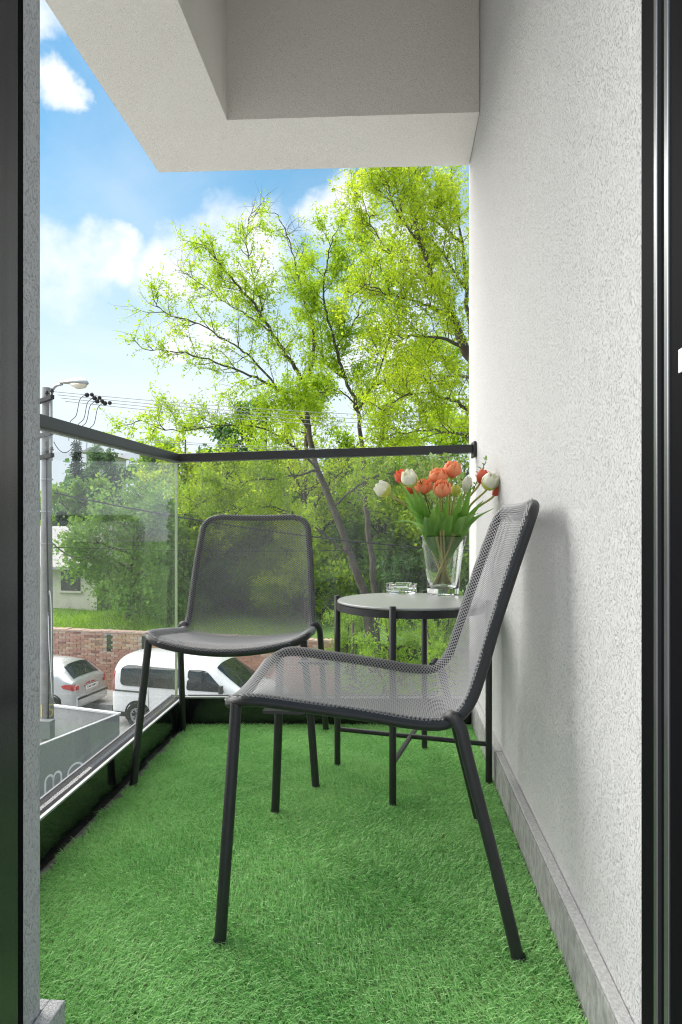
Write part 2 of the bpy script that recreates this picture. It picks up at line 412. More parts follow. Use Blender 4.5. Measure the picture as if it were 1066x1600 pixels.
# skirting tiles with a rendered ledge, and the skirting that turns round the left reveal
for y0, y1 in ((.865, 1.962), (1.965, 2.618)):
    t = G().box((PX_, y0, .0), (WX - .001, y1, .106)).build('skirting_tile', M_STONE, bld, bevel=.0015)
    G().box((PX_ + .002, y0, .1065), (WX - .001, y1, .1125)).build('ledge', M_LEDGE, t, bevel=.002)
G().box((-.491, .808, 0), (-.469, .876, .110)).build('skirting_tile', M_WALL, bld, bevel=.002)
G().box((-.793, .855, 0), (-.4915, .876, .110)).build('skirting_tile', M_WALL, bld, bevel=.002)

# sliding door frame (part of the building front, its own thing: it slides in its track)
dr = thing('door_frame', 'black and grey aluminium sliding door frame at both picture edges', 'door', (-.1, .75, 0))
G().box((.318, .8185, -.02), (.40, .861, 2.25)).build('jamb_profile', M_FRAME, dr, bevel=.001)
G().box((.3165, .8085, -.02), (.40, .818, 2.25)).build('track_lip', M_LIP, dr, bevel=.0015)
G().box((.322, .788, -.02), (.40, .808, 2.25)).build('jamb_profile', M_FRAME, dr, bevel=.001)
G().box((.3165, .7755, -.02), (.40, .7875, 2.25)).build('track_lip', M_LIP, dr, bevel=.0015)
G().box((.319, .60, -.02), (.40, .775, 2.25)).build('jamb_profile', M_FRAME, dr, bevel=.001)
G().box((.3165, .70, .956), (.3188, .748, .982)).build('strike_plate', M_WHITEP, dr)
G().box((-.53, .7890, -.02), (-.490, .8070, 2.25)).build('gasket', M_FRAME, dr)
G().box((-.53, .55, -.02), (-.486, .7885, 2.25)).build('jamb_profile', M_FRAMEG, dr, bevel=.001)
G().box((-.4855, .60, -.05), (.3155, .806, -.012)).build('threshold', M_FRAMEG, dr, bevel=.002)

# ------------------------------------------------------------------ glass railing
A = Vector((-.795, .857, 0)); B = Vector((-.835, 2.472, 0)); C = Vector((WX, 2.566, 0))
rl = thing('glass_railing', 'frameless glass railing with dark top rail around the balcony', 'railing', (-.3, 2.5, 0))


def strip(p, q, o0, o1, z0, z1, rise=(0, 0)):
    """box along p-q, offset outwards from o0 to o1; the top may rise from end to end"""
    d = (q - p).normalized(); nrm = Vector((-d.y, d.x, 0))
    g = G(); v = [p + nrm * o0, q + nrm * o0, q + nrm * o1, p + nrm * o1]; e = [rise[0], rise[1], rise[1], rise[0]]
    lowrise = z0 > .5
    return g.add([(a.x, a.y, z0 + (k if lowrise else 0)) for a, k in zip(v, e)] + [(a.x, a.y, z1 + k) for a, k in zip(v, e)],
                 [(0, 1, 2, 3), (7, 6, 5, 4), (4, 5, 1, 0), (5, 6, 2, 1), (6, 7, 3, 2), (7, 4, 0, 3)])


dL = (B - A).normalized(); dB = (C - B).normalized()
for (p, q, first) in ((A, B, True), (B, C, False)):
    e = (q - p).normalized(); ri = (-.012, .034) if first else (.034, .072); ext = e * (.071 if first else 0)
    kick = strip(p, q, .0, .010, .0, .113).build('kick_plate', M_KICK, rl, bevel=.001, recalc=True)
    strip(p, q, .0005, .0095, .1135, .119).build('trim', M_TRIM, kick, recalc=True)
    strip(p, q + ext, .0105, .068, -.2, .108).build('base_channel', M_GASK, rl, recalc=True)
    strip(p, q + ext, .0685, .074, -.2, .110).build('outer_trim', M_PANEL, rl, recalc=True)
    ga = .036; gb = .048
    if first: gp, gq = p, q + e * .034
    else: gp, gq = p - e * .036, q - e * .022
    strip(gp, gq, ga, gb, .1085, 1.016, ri).build('glass_pane', M_GLASS, rl, recalc=True)
    if first: strip(gq + e * .0005, gq + e * .0025, ga + .001, gb - .001, .109, 1.015, (.034, .034)).build('glass_edge', M_GEDGE, rl, recalc=True)
    else: strip(gp - e * .0025, gp - e * .0005, ga + .001, gb - .001, .109, 1.015, (.034, .034)).build('glass_edge', M_GEDGE, rl, recalc=True)
    strip(p if first else p - e * .062, q + (e * .0225 if first else -e * .012), .024, .062, 1.017, 1.050, ri).build('top_rail', M_RAIL, rl, bevel=.003, recalc=True)
strip(C - dB * .0118, C - dB * .001, .012, .072, 1.07, 1.134).build('wall_bracket', M_RAIL, rl, bevel=.004, recalc=True)

# ------------------------------------------------------------------ artificial turf
rng = np.random.default_rng(4)
G().add([(-.466, .80, .003), (PX_ - .002, .80, .003), (PX_ - .002, 2.555, .003), (-.812, 2.462, .003), (-.775, .88, .003), (-.466, .88, .003)], [tuple(range(6))]).build('turf_backing', M_TBASE)
tb = bpy.data.objects['turf_backing']; tag(tb, 'dark green backing sheet under the turf on the balcony floor', 'turf', kind='structure')


def turf(name, N_, hmin, hmax, wid, lean, m, lo=0., seed=1):
    r = np.random.default_rng(seed)
    x = r.uniform(-.83, PX_ - .004, N_); y = r.uniform(.81, 2.56, N_)
    edge = -.772 - (y - .9) * .024 - .006 * np.sin(y * 31) - .004 * np.sin(y * 83 + 1)
    ok = (x > edge) & ~((x < -.466) & (y < .88)) & (y < 2.462 + (x + .835) * .081); x, y = x[ok], y[ok]; k = len(x)
    h = r.uniform(hmin, hmax, k); w = wid * r.uniform(.7, 1.3, k)
    grain = .6 * np.sin(x * 7 + 1.3 * np.sin(y * 5)) + .5 * np.sin(y * 9 + x * 4)
    az = r.uniform(0, 2 * math.pi, k) * .75 + grain + 2.2
    ln = lean * h * r.uniform(.35, 1.25, k); dx_, dy_ = np.cos(az), np.sin(az)
    fa = r.uniform(0, 2 * math.pi, k); sx, sy = np.cos(fa) * w / 2, np.sin(fa) * w / 2
    z0 = np.full(k, .004 + lo)
    v = np.empty((k, 5, 3))
    v[:, 0] = np.stack([x - sx, y - sy, z0], 1); v[:, 1] = np.stack([x + sx, y + sy, z0], 1)
    mx, my, mz = x + dx_ * ln * .35, y + dy_ * ln * .35, z0 + h * .62
    v[:, 2] = np.stack([mx + sx * .9, my + sy * .9, mz], 1); v[:, 3] = np.stack([mx - sx * .9, my - sy * .9, mz], 1)
    v[:, 4] = np.stack([np.clip(x + dx_ * ln, None, PX_ - .001), y + dy_ * ln, z0 + h * (1 - .18 * lean)], 1)
    b = (np.arange(k) * 5)[:, None]
    loops = (b + np.array([0, 1, 2, 3, 3, 2, 4])).ravel()
    st = ((np.arange(k) * 7)[:, None] + np.array([0, 4])).ravel(); tt = np.tile([4, 3], k)
    patch = .68 + .20 * np.sin(x * 11 + 2 * np.sin(y * 6)) * np.sin(y * 8 + 1.7 * x) + .10 * np.sin(x * 37) * np.sin(y * 41)
    t = np.clip(patch + .30 * r.normal(size=k), 0, 1)
    tv = np.repeat(t, 5).reshape(k, 5); tv[:, 4] = np.clip(tv[:, 4] + .08, 0, 1)
    return link(name, fast_mesh(name, v.reshape(-1, 3), loops, st, tt, tv.ravel()), m)


tg = turf('artificial_grass', 380000, .010, .020, .0016, 1.0, M_GRASS)
tag(tg, 'bright green artificial grass covering the balcony floor', 'grass', kind='stuff')
tt_ = turf('grass_thatch', 60000, .006, .015, .0011, 2.6, M_THATCH, seed=2)
tag(tt_, 'short brownish curled fibres between the artificial grass blades', 'grass', kind='stuff')


# ------------------------------------------------------------------ chairs
def make_chair():
    root = thing('mesh_chair', 'x', 'chair', local=True, group='grey mesh chairs on the balcony')
    prof = [(.268, .450), (.215, .455), (.12, .445), (0, .430), (-.09, .417), (-.15, .418), (-.190, .452), (-.216, .52), (-.240, .60), (-.268, .685), (-.296, .765), (-.320, .832)]
    pc = np.array([(p.y, p.z) for p in cat_rom([(0, a, b) for a, b in prof], 8)])
    sl_ = np.concatenate([[0], np.cumsum(np.linalg.norm(np.diff(pc, axis=0), axis=1))]); LT = sl_[-1]
    wk = np.array([(0, .246), (.2, .243), (.40, .236), (.5, .229), (.7, .217), (LT, .200)])
    sk = np.array([(0, .030), (.15, .030), (.34, .026), (.44, .018), (.55, .020), (.75, .024), (LT, .016)])
    tang = np.gradient(pc, axis=0); tang /= np.linalg.norm(tang, axis=1, keepdims=True)

    def surf(s, x):
        s = np.asarray(s, float); x = np.asarray(x, float)
        w = np.interp(s, wk[:, 0], wk[:, 1]); c = np.interp(s, sk[:, 0], sk[:, 1])
        y = np.interp(s, sl_, pc[:, 0]); z = np.interp(s, sl_, pc[:, 1])
        ty = np.interp(s, sl_, tang[:, 0]); tz = np.interp(s, sl_, tang[:, 1])
        k = np.clip(1 - (x / w) ** 2, 0, 1) * c
        # sag along the normal that points down / backwards; a soft forward bow of the front lip
        fy, fz = tz, -ty
        sgn = -1.0
        bow = .020 * np.clip(1 - s / .12, 0, 1) ** 2 * np.clip(1 - (x / w) ** 2, 0, 1)
        return np.stack([x, y + sgn * fy * k * -1 * -1 + bow, z + sgn * fz * k * -1 * -1 - .4 * bow], -1)

    def weff(s, rc=.055):
        s = np.asarray(s, float); w = np.interp(s, wk[:, 0], wk[:, 1])
        a = np.clip(rc - s, 0, rc); b = np.clip(rc - (LT - s), 0, rc)
        q = np.maximum(a, b)
        return w - rc + np.sqrt(np.maximum(rc * rc - q * q, 0))
    # outline tube
    ss = np.concatenate([np.linspace(0, .055, 9)[1:], np.linspace(.07, LT - .07, 54), np.linspace(LT - .055, LT, 9)[:-1]])
    left = surf(ss, -weff(ss)); right = surf(ss, weff(ss))[::-1]
    xt = np.linspace(-weff(LT), weff(LT), 15); top = surf(np.full(15, LT), xt)
    xf = np.linspace(weff(0.), -weff(0.), 17); frt = surf(np.zeros(17), xf)
    G().tube(np.concatenate([left, top, right, frt]), .0115, 12, closed=True).build('frame', M_TUBE, root, smooth=True)

    RR = .0132

    def roll(s_, x_):
        """woven sheet lying over the frame tube: point, normal, distance past the tube's crown line"""
        sc = np.clip(s_, 0, LT); xc = np.clip(x_, -weff(sc), weff(sc)); e = .003
        p = surf(sc, xc); sa = np.clip(sc - e, 0, LT); sb = np.clip(sc + e, 0, LT)
        X = unit(surf(sc, xc + e) - surf(sc, xc - e)); T = unit(surf(sb, xc) - surf(sa, xc)); n_ = unit(np.cross(X, T))
        n_ = np.where((n_[:, 2] + n_[:, 1] < 0)[:, None], -n_, n_)
        dl = T * (s_ - sc)[:, None] + X * (x_ - xc)[:, None]; ds = np.linalg.norm(dl, axis=1); dr_ = dl / np.maximum(ds, 1e-9)[:, None]
        ph = (ds / RR)[:, None]; nn = dr_ * np.sin(ph) + n_ * np.cos(ph)
        # the sheet hangs a little lower between the tubes than over them
        edge = np.minimum(np.minimum(weff(sc) - np.abs(xc), sc), LT - sc); low = RR * np.clip(edge / .03, 0, 1) ** 1.5 * .9
        return p + nn * RR - n_ * low[:, None], nn, ds

    def mesh_panel(name, s0, s1):
        a, b, hw, th = .0120, .0082, .00136, .0011
        ni = int(.275 / (a / 2)); j0, j1 = int(math.floor(s0 / (b / 2))), int(s1 / (b / 2))
        I, J = np.meshgrid(np.arange(-ni, ni + 1), np.arange(j0, j1 + 1), indexing='ij')
        I, J = I.ravel(), J.ravel(); k = ((I + J) % 2) == 0; I, J = I[k], J[k]
        vs_, fs_ = [], []; base_ = 0
        for di in (1, -1):
            x0, s0_ = I * a / 2, J * b / 2; x1, s1_ = (I + di) * a / 2, (J + 1) * b / 2
            p, n0, k0 = roll(s0_, x0); q, n1, k1 = roll(s1_, x1)
            ok = (k0 < .0155) & (k1 < .0155) & (J < j1)
            p, q, nrm = p[ok], q[ok], n0[ok]
            d = unit(q - p); sd_ = np.cross(nrm, d)
            v = np.stack([p - sd_ * hw, p + nrm * th, p + sd_ * hw, q - sd_ * hw, q + nrm * th, q + sd_ * hw], 1)
            vs_.append(v.reshape(-1, 3)); kk = np.arange(len(p))[:, None] * 6 + base_
            fs_.append((kk + np.array([0, 1, 4, 3, 1, 2, 5, 4])).ravel()); base_ += len(p) * 6
        loops = np.concatenate(fs_); nf = len(loops) // 4
        me = fast_mesh(name, np.concatenate(vs_), loops, np.arange(nf) * 4, np.full(nf, 4))
        link(name, me, M_MESH, root)
        # solid hem along the edge of the woven panel
    mesh_panel('seat', -.018, .44); mesh_panel('backrest', .44, LT + .018)
    # hem strip along the cut edge of the sheet, on the tube
    for sg in (-1, 1):
        sm = np.linspace(.03, LT - .03, 70); w_ = weff(sm)
        a_, na, _ = roll(sm, sg * (w_ + .0125)); b_, nb, _ = roll(sm, sg * (w_ + .0175))
        v = np.concatenate([a_ + na * .0012, b_ + nb * .0008]); G().add(v, [(i, i + 1, 71 + i, 70 + i) for i in range(69)]).build('hem', M_TUBE, root, smooth=True)
    for sg in (-1, 1):
        lg = G().tube(cat_rom([(sg * .236, .252, .446), (sg * .240, .254, .40), (sg * .258, .262, .22), (sg * .275, .2725, .014)], 5), .0115, 12).build('leg', M_TUBE, root, smooth=True, auto=40)
        G().lathe([(0, .003), (.0112, .003), (.0119, .006), (.0119, .018), (.0116, .019)], 12, (sg * .2755, .2735, 0)).build('foot_cap', M_DKPL, lg, smooth=True, auto=40)
        g = G().tube(cat_rom([(sg * .231, -.150, .425), (sg * .246, -.160, .433), (sg * .258, -.174, .413), (sg * .262, -.186, .36), (sg * .270, -.232, .18), (sg * .2765, -.272, .014)], 6), .0115, 12)
        lg = g.build('leg', M_TUBE, root, smooth=True, auto=40)
        G().lathe([(0, .003), (.0112, .003), (.0119, .006), (.0119, .018), (.0116, .019)], 12, (sg * .277, -.2745, 0)).build('foot_cap', M_DKPL, lg, smooth=True, auto=40)
        G().box((sg * .226 - .012, .12, .428), (sg * .226 + .012, .20, .434)).build('bracket', M_TUBE, root)
    return root


ch = make_chair()
ch.location = (-.0535, 1.4465, 0); ch.rotation_euler.z = R(90)
ch['label'] = 'nearest grey mesh chair facing left with its back to the stucco wall'
c2 = copy_tree(ch); c2.location = (-.527, 2.157, 0); c2.rotation_euler.z = R(183.2)
c2['label'] = 'farther grey mesh chair in the corner of the glass railing, facing the camera'

# ------------------------------------------------------------------ side table
TC = Vector((.047, 2.03, 0)); TZ = .56; TR = .236
tb = thing('side_table', 'round side table with pale top and four dark tubular legs', 'table', TC)
G().lathe([(0, TZ - .008), (TR - .010, TZ - .008), (TR - .006, TZ - .006), (TR - .006, TZ - .002), (TR - .009, TZ), (0, TZ)], 64, (TC.x, TC.y, 0)).build('table_top', M_TTOP, tb, smooth=True, auto=30)
G().lathe([(TR - .014, TZ - .029), (TR - .003, TZ - .029), (TR - .003, TZ - .009), (TR - .014, TZ - .009), (TR - .014, TZ - .029)], 64, (TC.x, TC.y, 0)).build('ring_frame', M_TUBE, tb, smooth=True, auto=30)
for k, a in enumerate((-13, 77, 167, 257)):
    q = TC + Vector((math.cos(R(a)), math.sin(R(a)), 0)) * (TR + .006)
    G().lathe([(0, .004), (.0095, .004), (.0100, .006), (.0100, TZ + .004), (.0085, TZ + .006), (0, TZ + .006)], 16, (q.x, q.y, 0)).build('leg', M_TUBE, tb, smooth=True, auto=40)
for a in (-13, 77):
    e = Vector((math.cos(R(a)), math.sin(R(a)), 0)) * (TR + .004)
    dz = .001 if a == -13 else -.001
    G().tube([TC - e + Vector((0, 0, .128 + dz)), TC + e + Vector((0, 0, .128 + dz))], .0075, 12).build('stretcher', M_TUBE, tb, smooth=True, auto=40)

# ashtray and vase
q = onz(627, 926, TZ); r_ = .054
at_ = G().lathe([(0, .0), (r_ - .003, .0), (r_, .003), (r_, .030), (r_ - .002, .032), (r_ - .007, .032), (r_ - .009, .030), (r_ - .011, .014), (r_ - .016, .0105), (0, .0105)], 48, (q.x, q.y, TZ + .0005)).build('ashtray', M_VASE, smooth=True, auto=35)
tag(at_, 'small round clear glass ashtray on the table beside the vase', 'ashtray')
for v in at_.data.vertices:                    # cigarette notches in the rim
    if v.co.z > TZ + .02:
        an = math.degrees(math.atan2(v.co.y - q.y, v.co.x - q.x)) % 90
        if abs(an - 30) < 7: v.co.z -= .010
VC = onz(692, 929, TZ); VH = .200
vprof = [(0, 0), (.050, 0), (.053, .003), (.0545, .02), (.060, .09), (.069, .155), (.0795, VH - .002), (.0785, VH), (.0765, VH - .002), (.066, .155), (.057, .09), (.0505, .03), (.046, .0225), (0, .021)]
va = G().lathe(vprof, 64, (VC.x, VC.y, TZ + .0005)).build('glass_vase', M_VASE, smooth=True, auto=35)
tag(va, 'flared clear glass vase holding tulips on the table', 'vase')


# ------------------------------------------------------------------ tulips
def set_tint(me, t):
    a = me.attributes.new('tint', 'FLOAT', 'POINT'); a.data.foreach_set('value', np.asarray(t, np.float32))


def petal(axis_m, base, L, Rm, a0, half, open_, m, parent, wob, curl=0.):
    g = G(); nu, nv = 9, 6; tints = []
    for i in range(nu + 1):
        u = i / nu
        rad = Rm * (math.sin(min(1, u * 1.55 + .10) * math.pi / 2) ** .8) * (1 - .36 * max(0, u - .5) ** 1.3 * 2 * (1 - open_)) + open_ * .35 * Rm * max(0, u - .55)
        wd = half * (math.sin((.12 + .80 * u) * math.pi) ** .55) if u < .97 else half * .30
        for j in range(nv + 1):
            v = (j / nv - .5) * 2; a = a0 + v * wd
            rr = rad * (1 - .05 * v * v) + .0012 * math.sin(7 * u + wob + 3 * v)
            z = L * (u - .04 * v * v * u) - curl * u * u * .01
            p = Vector((rr * math.cos(a), rr * math.sin(a), z)); p = axis_m @ p + base
            g.v.append(tuple(p)); tints.append(min(1, max(0, .15 + .85 * u + .15 * math.sin(wob))))
    g.nv = len(g.v)
    g.f = [(i * (nv + 1) + j, (i + 1) * (nv + 1) + j, (i + 1) * (nv + 1) + j + 1, i * (nv + 1) + j + 1) for i in range(nu) for j in range(nv)]
    o = g.build('petal', m, parent, smooth=True); set_tint(o.data, tints); return o


def strap_leaf(pts, wmax, side, parent, seed):
    rr = random.Random(seed); P = cat_rom(pts, 5); m_ = len(P); g = G(); tn = []
    for i, p in enumerate(P):
        u = i / (m_ - 1); t = (P[min(i + 1, m_ - 1)] - P[max(i - 1, 0)]).normalized()
        s = Vector(side) - t * Vector(side).dot(t); s.normalize(); nn = t.cross(s)
        w = wmax * (min(1, .62 + 1.1 * u) * max(.03, (1 - u ** 2.4))) ** .9
        for v in (-1, -.55, 0, .55, 1):
            q = p + s * w * .5 * v + nn * w * (.30 * abs(v) ** 1.5 * (1 - .5 * u) + .07 * math.sin(9 * u + 2 * v + seed))
            g.v.append(tuple(q)); tn.append(min(1, max(0, .45 + .25 * abs(v) + .25 * math.sin(seed * 3.1) + .1 * rr.random())))
    g.nv = len(g.v); g.f = [(i * 5 + j, (i + 1) * 5 + j, (i + 1) * 5 + j + 1, i * 5 + j + 1) for i in range(m_ - 1) for j in range(4)]
    o = g.build('leaf', M_TLEAF, parent, smooth=True); set_tint(o.data, tn); return o


VM = VC + Vector((0, 0, TZ + VH))              # vase mouth centre
VM.z = TZ + VH
# bloom centre px, py, dist offset, kind, height m, radius m, label
TUL = [(598, 764, -.01, 'white', .052, .027, 'drooping white tulip at the far left of the bouquet'),
       (640, 748, -.03, 'white', .055, .027, 'large white tulip in front of a red one, left of the bouquet'),
       (628, 746, .03, 'red', .050, .022, 'red tulip half hidden behind the large white one'),
       (662, 761, .02, 'coralopen', .045, .027, 'open coral tulip low behind the white and round coral blooms'),
       (642, 762, .05, 'red', .040, .02, 'red tulip peeping out below the large white bloom'),
       (685, 744, .01, 'coral', .050, .027, 'coral double tulip in the middle, left of the tallest'),
       (707, 734, .03, 'coral', .055, .027, 'tallest coral double tulip at the top of the bouquet'),
       (691, 764, -.04, 'coral', .054, .027, 'round coral double tulip at the front centre of the bouquet'),
       (712, 766, .05, 'yellow', .035, .018, 'small yellowish bud behind the front coral bloom'),
       (730, 757, -.01, 'whitebud', .052, .017, 'slim white tulip bud right of centre'),
       (766, 753, -.03, 'white', .054, .028, 'big white tulip on the right side of the bouquet'),
       (754, 745, .02, 'red', .046, .021, 'coral red tulip behind the big white bloom on the right'),
       (779, 765, -.01, 'redbud', .050, .016, 'pointed red tulip bud at the far right')]
VD = (VC.xy - Vector((0, 0))).length
for i, (px, py, dd, kind, hh, rr_, lab) in enumerate(TUL):
    c = pix(px, py, 2.03 + dd)
    rnd = random.Random(i + 11)
    out = (c - VM); hor = Vector((out.x, out.y, 0))
    ax = (Vector((0, 0, 1)) + hor * 3.6).normalized()
    if i == 0: ax = Vector((-.72, -.12, .55)).normalized()
    if i == 12: ax = Vector((.62, 0, .75)).normalized()
    rot = ax.to_track_quat('Z', 'Y').to_matrix()
    base = c - ax * hh * .5
    a_ = math.atan2(hor.y, hor.x) + rnd.uniform(-.5, .5)
    foot = Vector((VC.x - .034 * math.cos(a_), VC.y - .034 * math.sin(a_), TZ + .026))
    mouth = VM + Vector((hor.x, hor.y, 0)).normalized() * min(.055, .3 * hor.length + .012) + Vector((rnd.uniform(-.012, .012), rnd.uniform(-.012, .012), -.01))
    t = thing('tulip', lab, 'tulip', foot, group='tulips in the vase')
    G().tube(cat_rom([foot, foot.lerp(mouth, .5), mouth, mouth.lerp(base, .55) + Vector((0, 0, .012)) - hor * .08, base - ax * .012, base + ax * .004], 5), [.0036] * 25 + [.0032], 8).build('stem', M_STEM, t, smooth=True)
    m = {'white': M_PWHITE, 'whitebud': M_PWHITE, 'coral': M_PCORAL, 'coralopen': M_PCORAL, 'red': M_PRED, 'redbud': M_PRED, 'yellow': M_PYEL}[kind]
    if kind in ('coral', 'coralopen'):
        op = .5 if kind == 'coralopen' else .12
        for ring, (k, sc, lf) in enumerate(((6, 1.0, .92), (5, .80, 1.0), (5, .55, 1.0), (3, .3, .97))):
            for j in range(k):
                petal(rot, base, hh * lf, rr_ * sc * (1.12 if ring == 0 else 1), j * 2 * math.pi / k + ring * .5, .62 if ring < 2 else .8, op, m, t, i + j * 1.7 + ring)
    else:
        bud = 'bud' in kind
        for ring, sc in ((0, 1.0), (1, .86)):
            for j in range(3):
                petal(rot, base, hh * (1.0 if ring else .97), rr_ * sc, j * 2 * math.pi / 3 + ring * math.pi / 3 + i, .95 if not bud else 1.05, -.25 if bud else 0, m, t, i + j * 2.1 + ring)
        if kind in ('white', 'yellow'):
            g = G().lathe([(.004, -.002), (rr_ * .55, .004), (rr_ * .80, .0105), (rr_ * .93, .017)], 14)
            g.v = [tuple(rot @ Vector(p) * 1.012 + base) for p in g.v]
            o = g.build('bloom_base', M_PYEL, t, smooth=True); set_tint(o.data, [.3] * len(o.data.vertices))
    # one strap leaf per tulip
LEAVES = [((624, 752), -.05, .050, 1), ((645, 762), -.06, .046, 1), ((655, 765), -.07, .042, 3), ((700, 772), -.08, .040, 7), ((722, 770), -.06, .042, 9), ((685, 780), -.09, .042, 5), ((616, 815), -.05, .040, 0), ((677, 793), -.09, .050, 7), ((737, 758), -.03, .040, 9),
          ((772, 794), -.05, .052, 10), ((757, 806), .02, .046, 11), ((706, 806), -.10, .052, 7), ((664, 786), .03, .046, 5), ((738, 786), .03, .04, 9), ((636, 790), -.03, .046, 2), ((715, 786), .04, .046, 8),
          ((730, 806), -.08, .046, 12), ((664, 808), -.09, .046, 3), ((748, 802), -.07, .046, 10), ((650, 806), .0, .044, 4), ((690, 800), -.05, .05, 6), ((720, 800), .0, .046, 6), ((755, 782), .0, .036, 11), ((630, 772), .0, .044, 2)]
tul = [o for o in bpy.data.objects if o.name.startswith('tulip')]
for k, ((px, py), dd, w, ti) in enumerate(LEAVES):
    tip = pix(px, py, 2.03 + dd); hor = Vector((tip.x - VM.x, tip.y - VM.y, 0))
    r0 = VM + hor.normalized() * .016 + Vector((0, 0, -.075)); r1 = VM + Vector((max(-.048, min(.048, hor.x * .75)), max(-.05, min(.03, hor.y * .75 - .015)), -.002))
    mid = r1.lerp(tip, .5) + Vector((0, 0, .022 if tip.z - VM.z < .08 else .010))
    sd_ = Vector((1, .45 * (1 if k % 2 else -1), .25 * math.sin(k * 2.1)))
    strap_leaf([r0, r1, mid, tip], w * .78, sd_, tul[ti], k + 3)
# leafy sprigs
for k, ((px, py), dd, col, lab) in enumerate([((631, 722), .06, 0, 'short green sprig behind the leftmost blooms'), ((657, 720), .05, 0, 'green leafy sprig left of the bouquet centre'), ((675, 716), .06, 0, 'taller green leafy sprig behind the coral blooms'),
                                          ((700, 713), .08, 0, 'green sprig tip above the tallest coral bloom'), ((760, 719), .02, 1, 'dark beaded sprig leaning right in front of the wall'), ((720, 748), .07, 0, 'fine green sprig behind the white bud'), ((655, 745), -.01, 1, 'dark thin sprig between white and coral blooms')]):
    tip = pix(px, py, 2.03 + dd); hor = Vector((tip.x - VM.x, tip.y - VM.y, 0))
    foot = Vector((VC.x, VC.y, TZ + .03)) - hor * .12
    t = thing('leafy_sprig', lab, 'sprig', foot, group='green sprigs in the vase')
    mouth = VM + hor * .25
    P = cat_rom([foot, mouth, mouth.lerp(tip, .5), tip], 8)
    G().tube(P, [.0014] * (len(P) - 1) + [.0006], 5).build('stem', M_TWIG if col else M_STEM, t, smooth=True)
    r2 = np.random.default_rng(k); pos = []; axs = []
    for i in range(11, len(P)):
        tg_ = (P[i] - P[i - 1]).normalized()
        for s in range(4 if not col else 3):
            a = s * math.pi * 2 / (4 if not col else 3) + i * .8; e = Vector((math.cos(a), math.sin(a), .35)).normalized()
            pos.append(tuple(P[i])); axs.append(tuple(e * 1.6 + tg_ * .6))
    o = link('leaves', leaf_mesh('leaves', np.array(pos), np.full((len(pos), 1), .019 if not col else .015), r2, .6, np.array(axs)), M_SPRIG if not col else M_MAP, t)
    off = Vector(t['_o']); o.data.transform(Matrix.Translation(-off))

# ------------------------------------------------------------------ street, pavement, lawn
UD = Vector((math.cos(R(9)), -math.sin(R(9)), 0)); UN = Vector((math.sin(R(9)), math.cos(R(9)), 0))   # along the street; away from us
g = G().add([(-400, -60, SZ), (400, -60, SZ), (400, 700, SZ), (-400, 700, SZ)], [(0, 1, 2, 3)])
tag(g.build('road', M_ASPH), kind='structure')
W0 = pix(85, 982, 20.0); W0.z = SZ             # foot line of the brick wall passes here
wall0 = W0


def uw(a, b, z): return tuple(wall0 + UD * a + UN * b + Vector((0, 0, z)))


def uwbox(g, a0, a1, b0, b1, z0, z1):
    return g.add([uw(a0, b0, z0), uw(a1, b0, z0), uw(a1, b1, z0), uw(a0, b1, z0), uw(a0, b0, z1), uw(a1, b0, z1), uw(a1, b1, z1), uw(a0, b1, z1)],
                 [(0, 3, 2, 1), (4, 5, 6, 7), (0, 1, 5, 4), (1, 2, 6, 5), (2, 3, 7, 6), (3, 0, 4, 7)])


pv = uwbox(G(), -40, 60, -1.4, -.002, .0, .12).build('pavement', M_PAVE); tag(pv, kind='structure')
kb = uwbox(G(), -40, 60, -1.55, -1.402, .0, .14).build('kerb', M_KERB); tag(kb, kind='structure')
ncp = thing('x', 'x', 'x'); bpy.data.objects.remove(ncp)
np_ = G().box((-6.9, .9, SZ), (.3, 4.2, SZ + .10)).build('pavement', M_PAVE); tag(np_, kind='structure')
LZ = 1.80                                      # lawn height above the street
g = G(); nx, ny = 40, 30
def lw(u, v):
    a = -60 + 130 * u; b = .30 + 90 * v * v
    z = LZ + .10 * math.sin(a * .7) * min(1, b / 4) + .04 * b * (.2 if b < 10 else .35) * (1 if b > 2 else .3)
    return uw(a, b, z)
tag(g.grid(lw, nx, ny).build('lawn', M_LAWN, smooth=True), kind='structure')
# garden grass tufts on the near part of the lawn
r2 = np.random.default_rng(8); k = 26000
a = r2.uniform(-3.5, 7.5, k); b = .35 + 9.5 * r2.random(k) ** 1.5
pos = np.array([uw(x, y, LZ + .10 * math.sin(x * .7) * min(1, y / 4) + .008 * y) for x, y in zip(a, b)])
lg = link('lawn_grass', leaf_mesh('lawn_grass', pos, np.full((k, 1), .13), r2, .16, np.tile([0, 0, 1.4], (k, 1))), M_SHR)
tag(lg, 'bright lawn grass growing behind the brick wall', 'grass', kind='stuff')

# ------------------------------------------------------------------ brick garden wall
WH = 1.86; BX0, BX1 = -2.2, 9.15
bw = thing('brick_wall', 'weathered red brick garden wall behind the parked vehicles', 'wall', tuple(wall0))
uwbox(G(), BX0, BX1, .012, .29, 0, WH).build('mortar_core', M_MORT, bw)
rnd = random.Random(5)
bl, bh, jt = .25, .068, .012
shared = []
for q in range(10):                            # ten brick shapes shared by all bricks
    lq = bl * rnd.uniform(.95, 1.0); hq = bh * rnd.uniform(.9, 1.02)
    me = bpy.data.meshes.new('brick'); b = bmesh.new(); bmesh.ops.create_cube(b, size=1)
    for v in b.verts: v.co = Vector((v.co.x * lq, v.co.y * .07, v.co.z * hq)) + Vector([rnd.uniform(-.003, .003) for _ in range(3)])
    bmesh.ops.bevel(b, geom=b.edges, offset=.004, segments=1, affect='EDGES'); b.to_mesh(me); b.free()
    me.materials.append(M_BRICK[(0, 0, 0, 1, 1, 1, 2, 2, 3, 0)[q]]); shared.append(me)
rows = int(WH / (bh + jt)); bricks = []
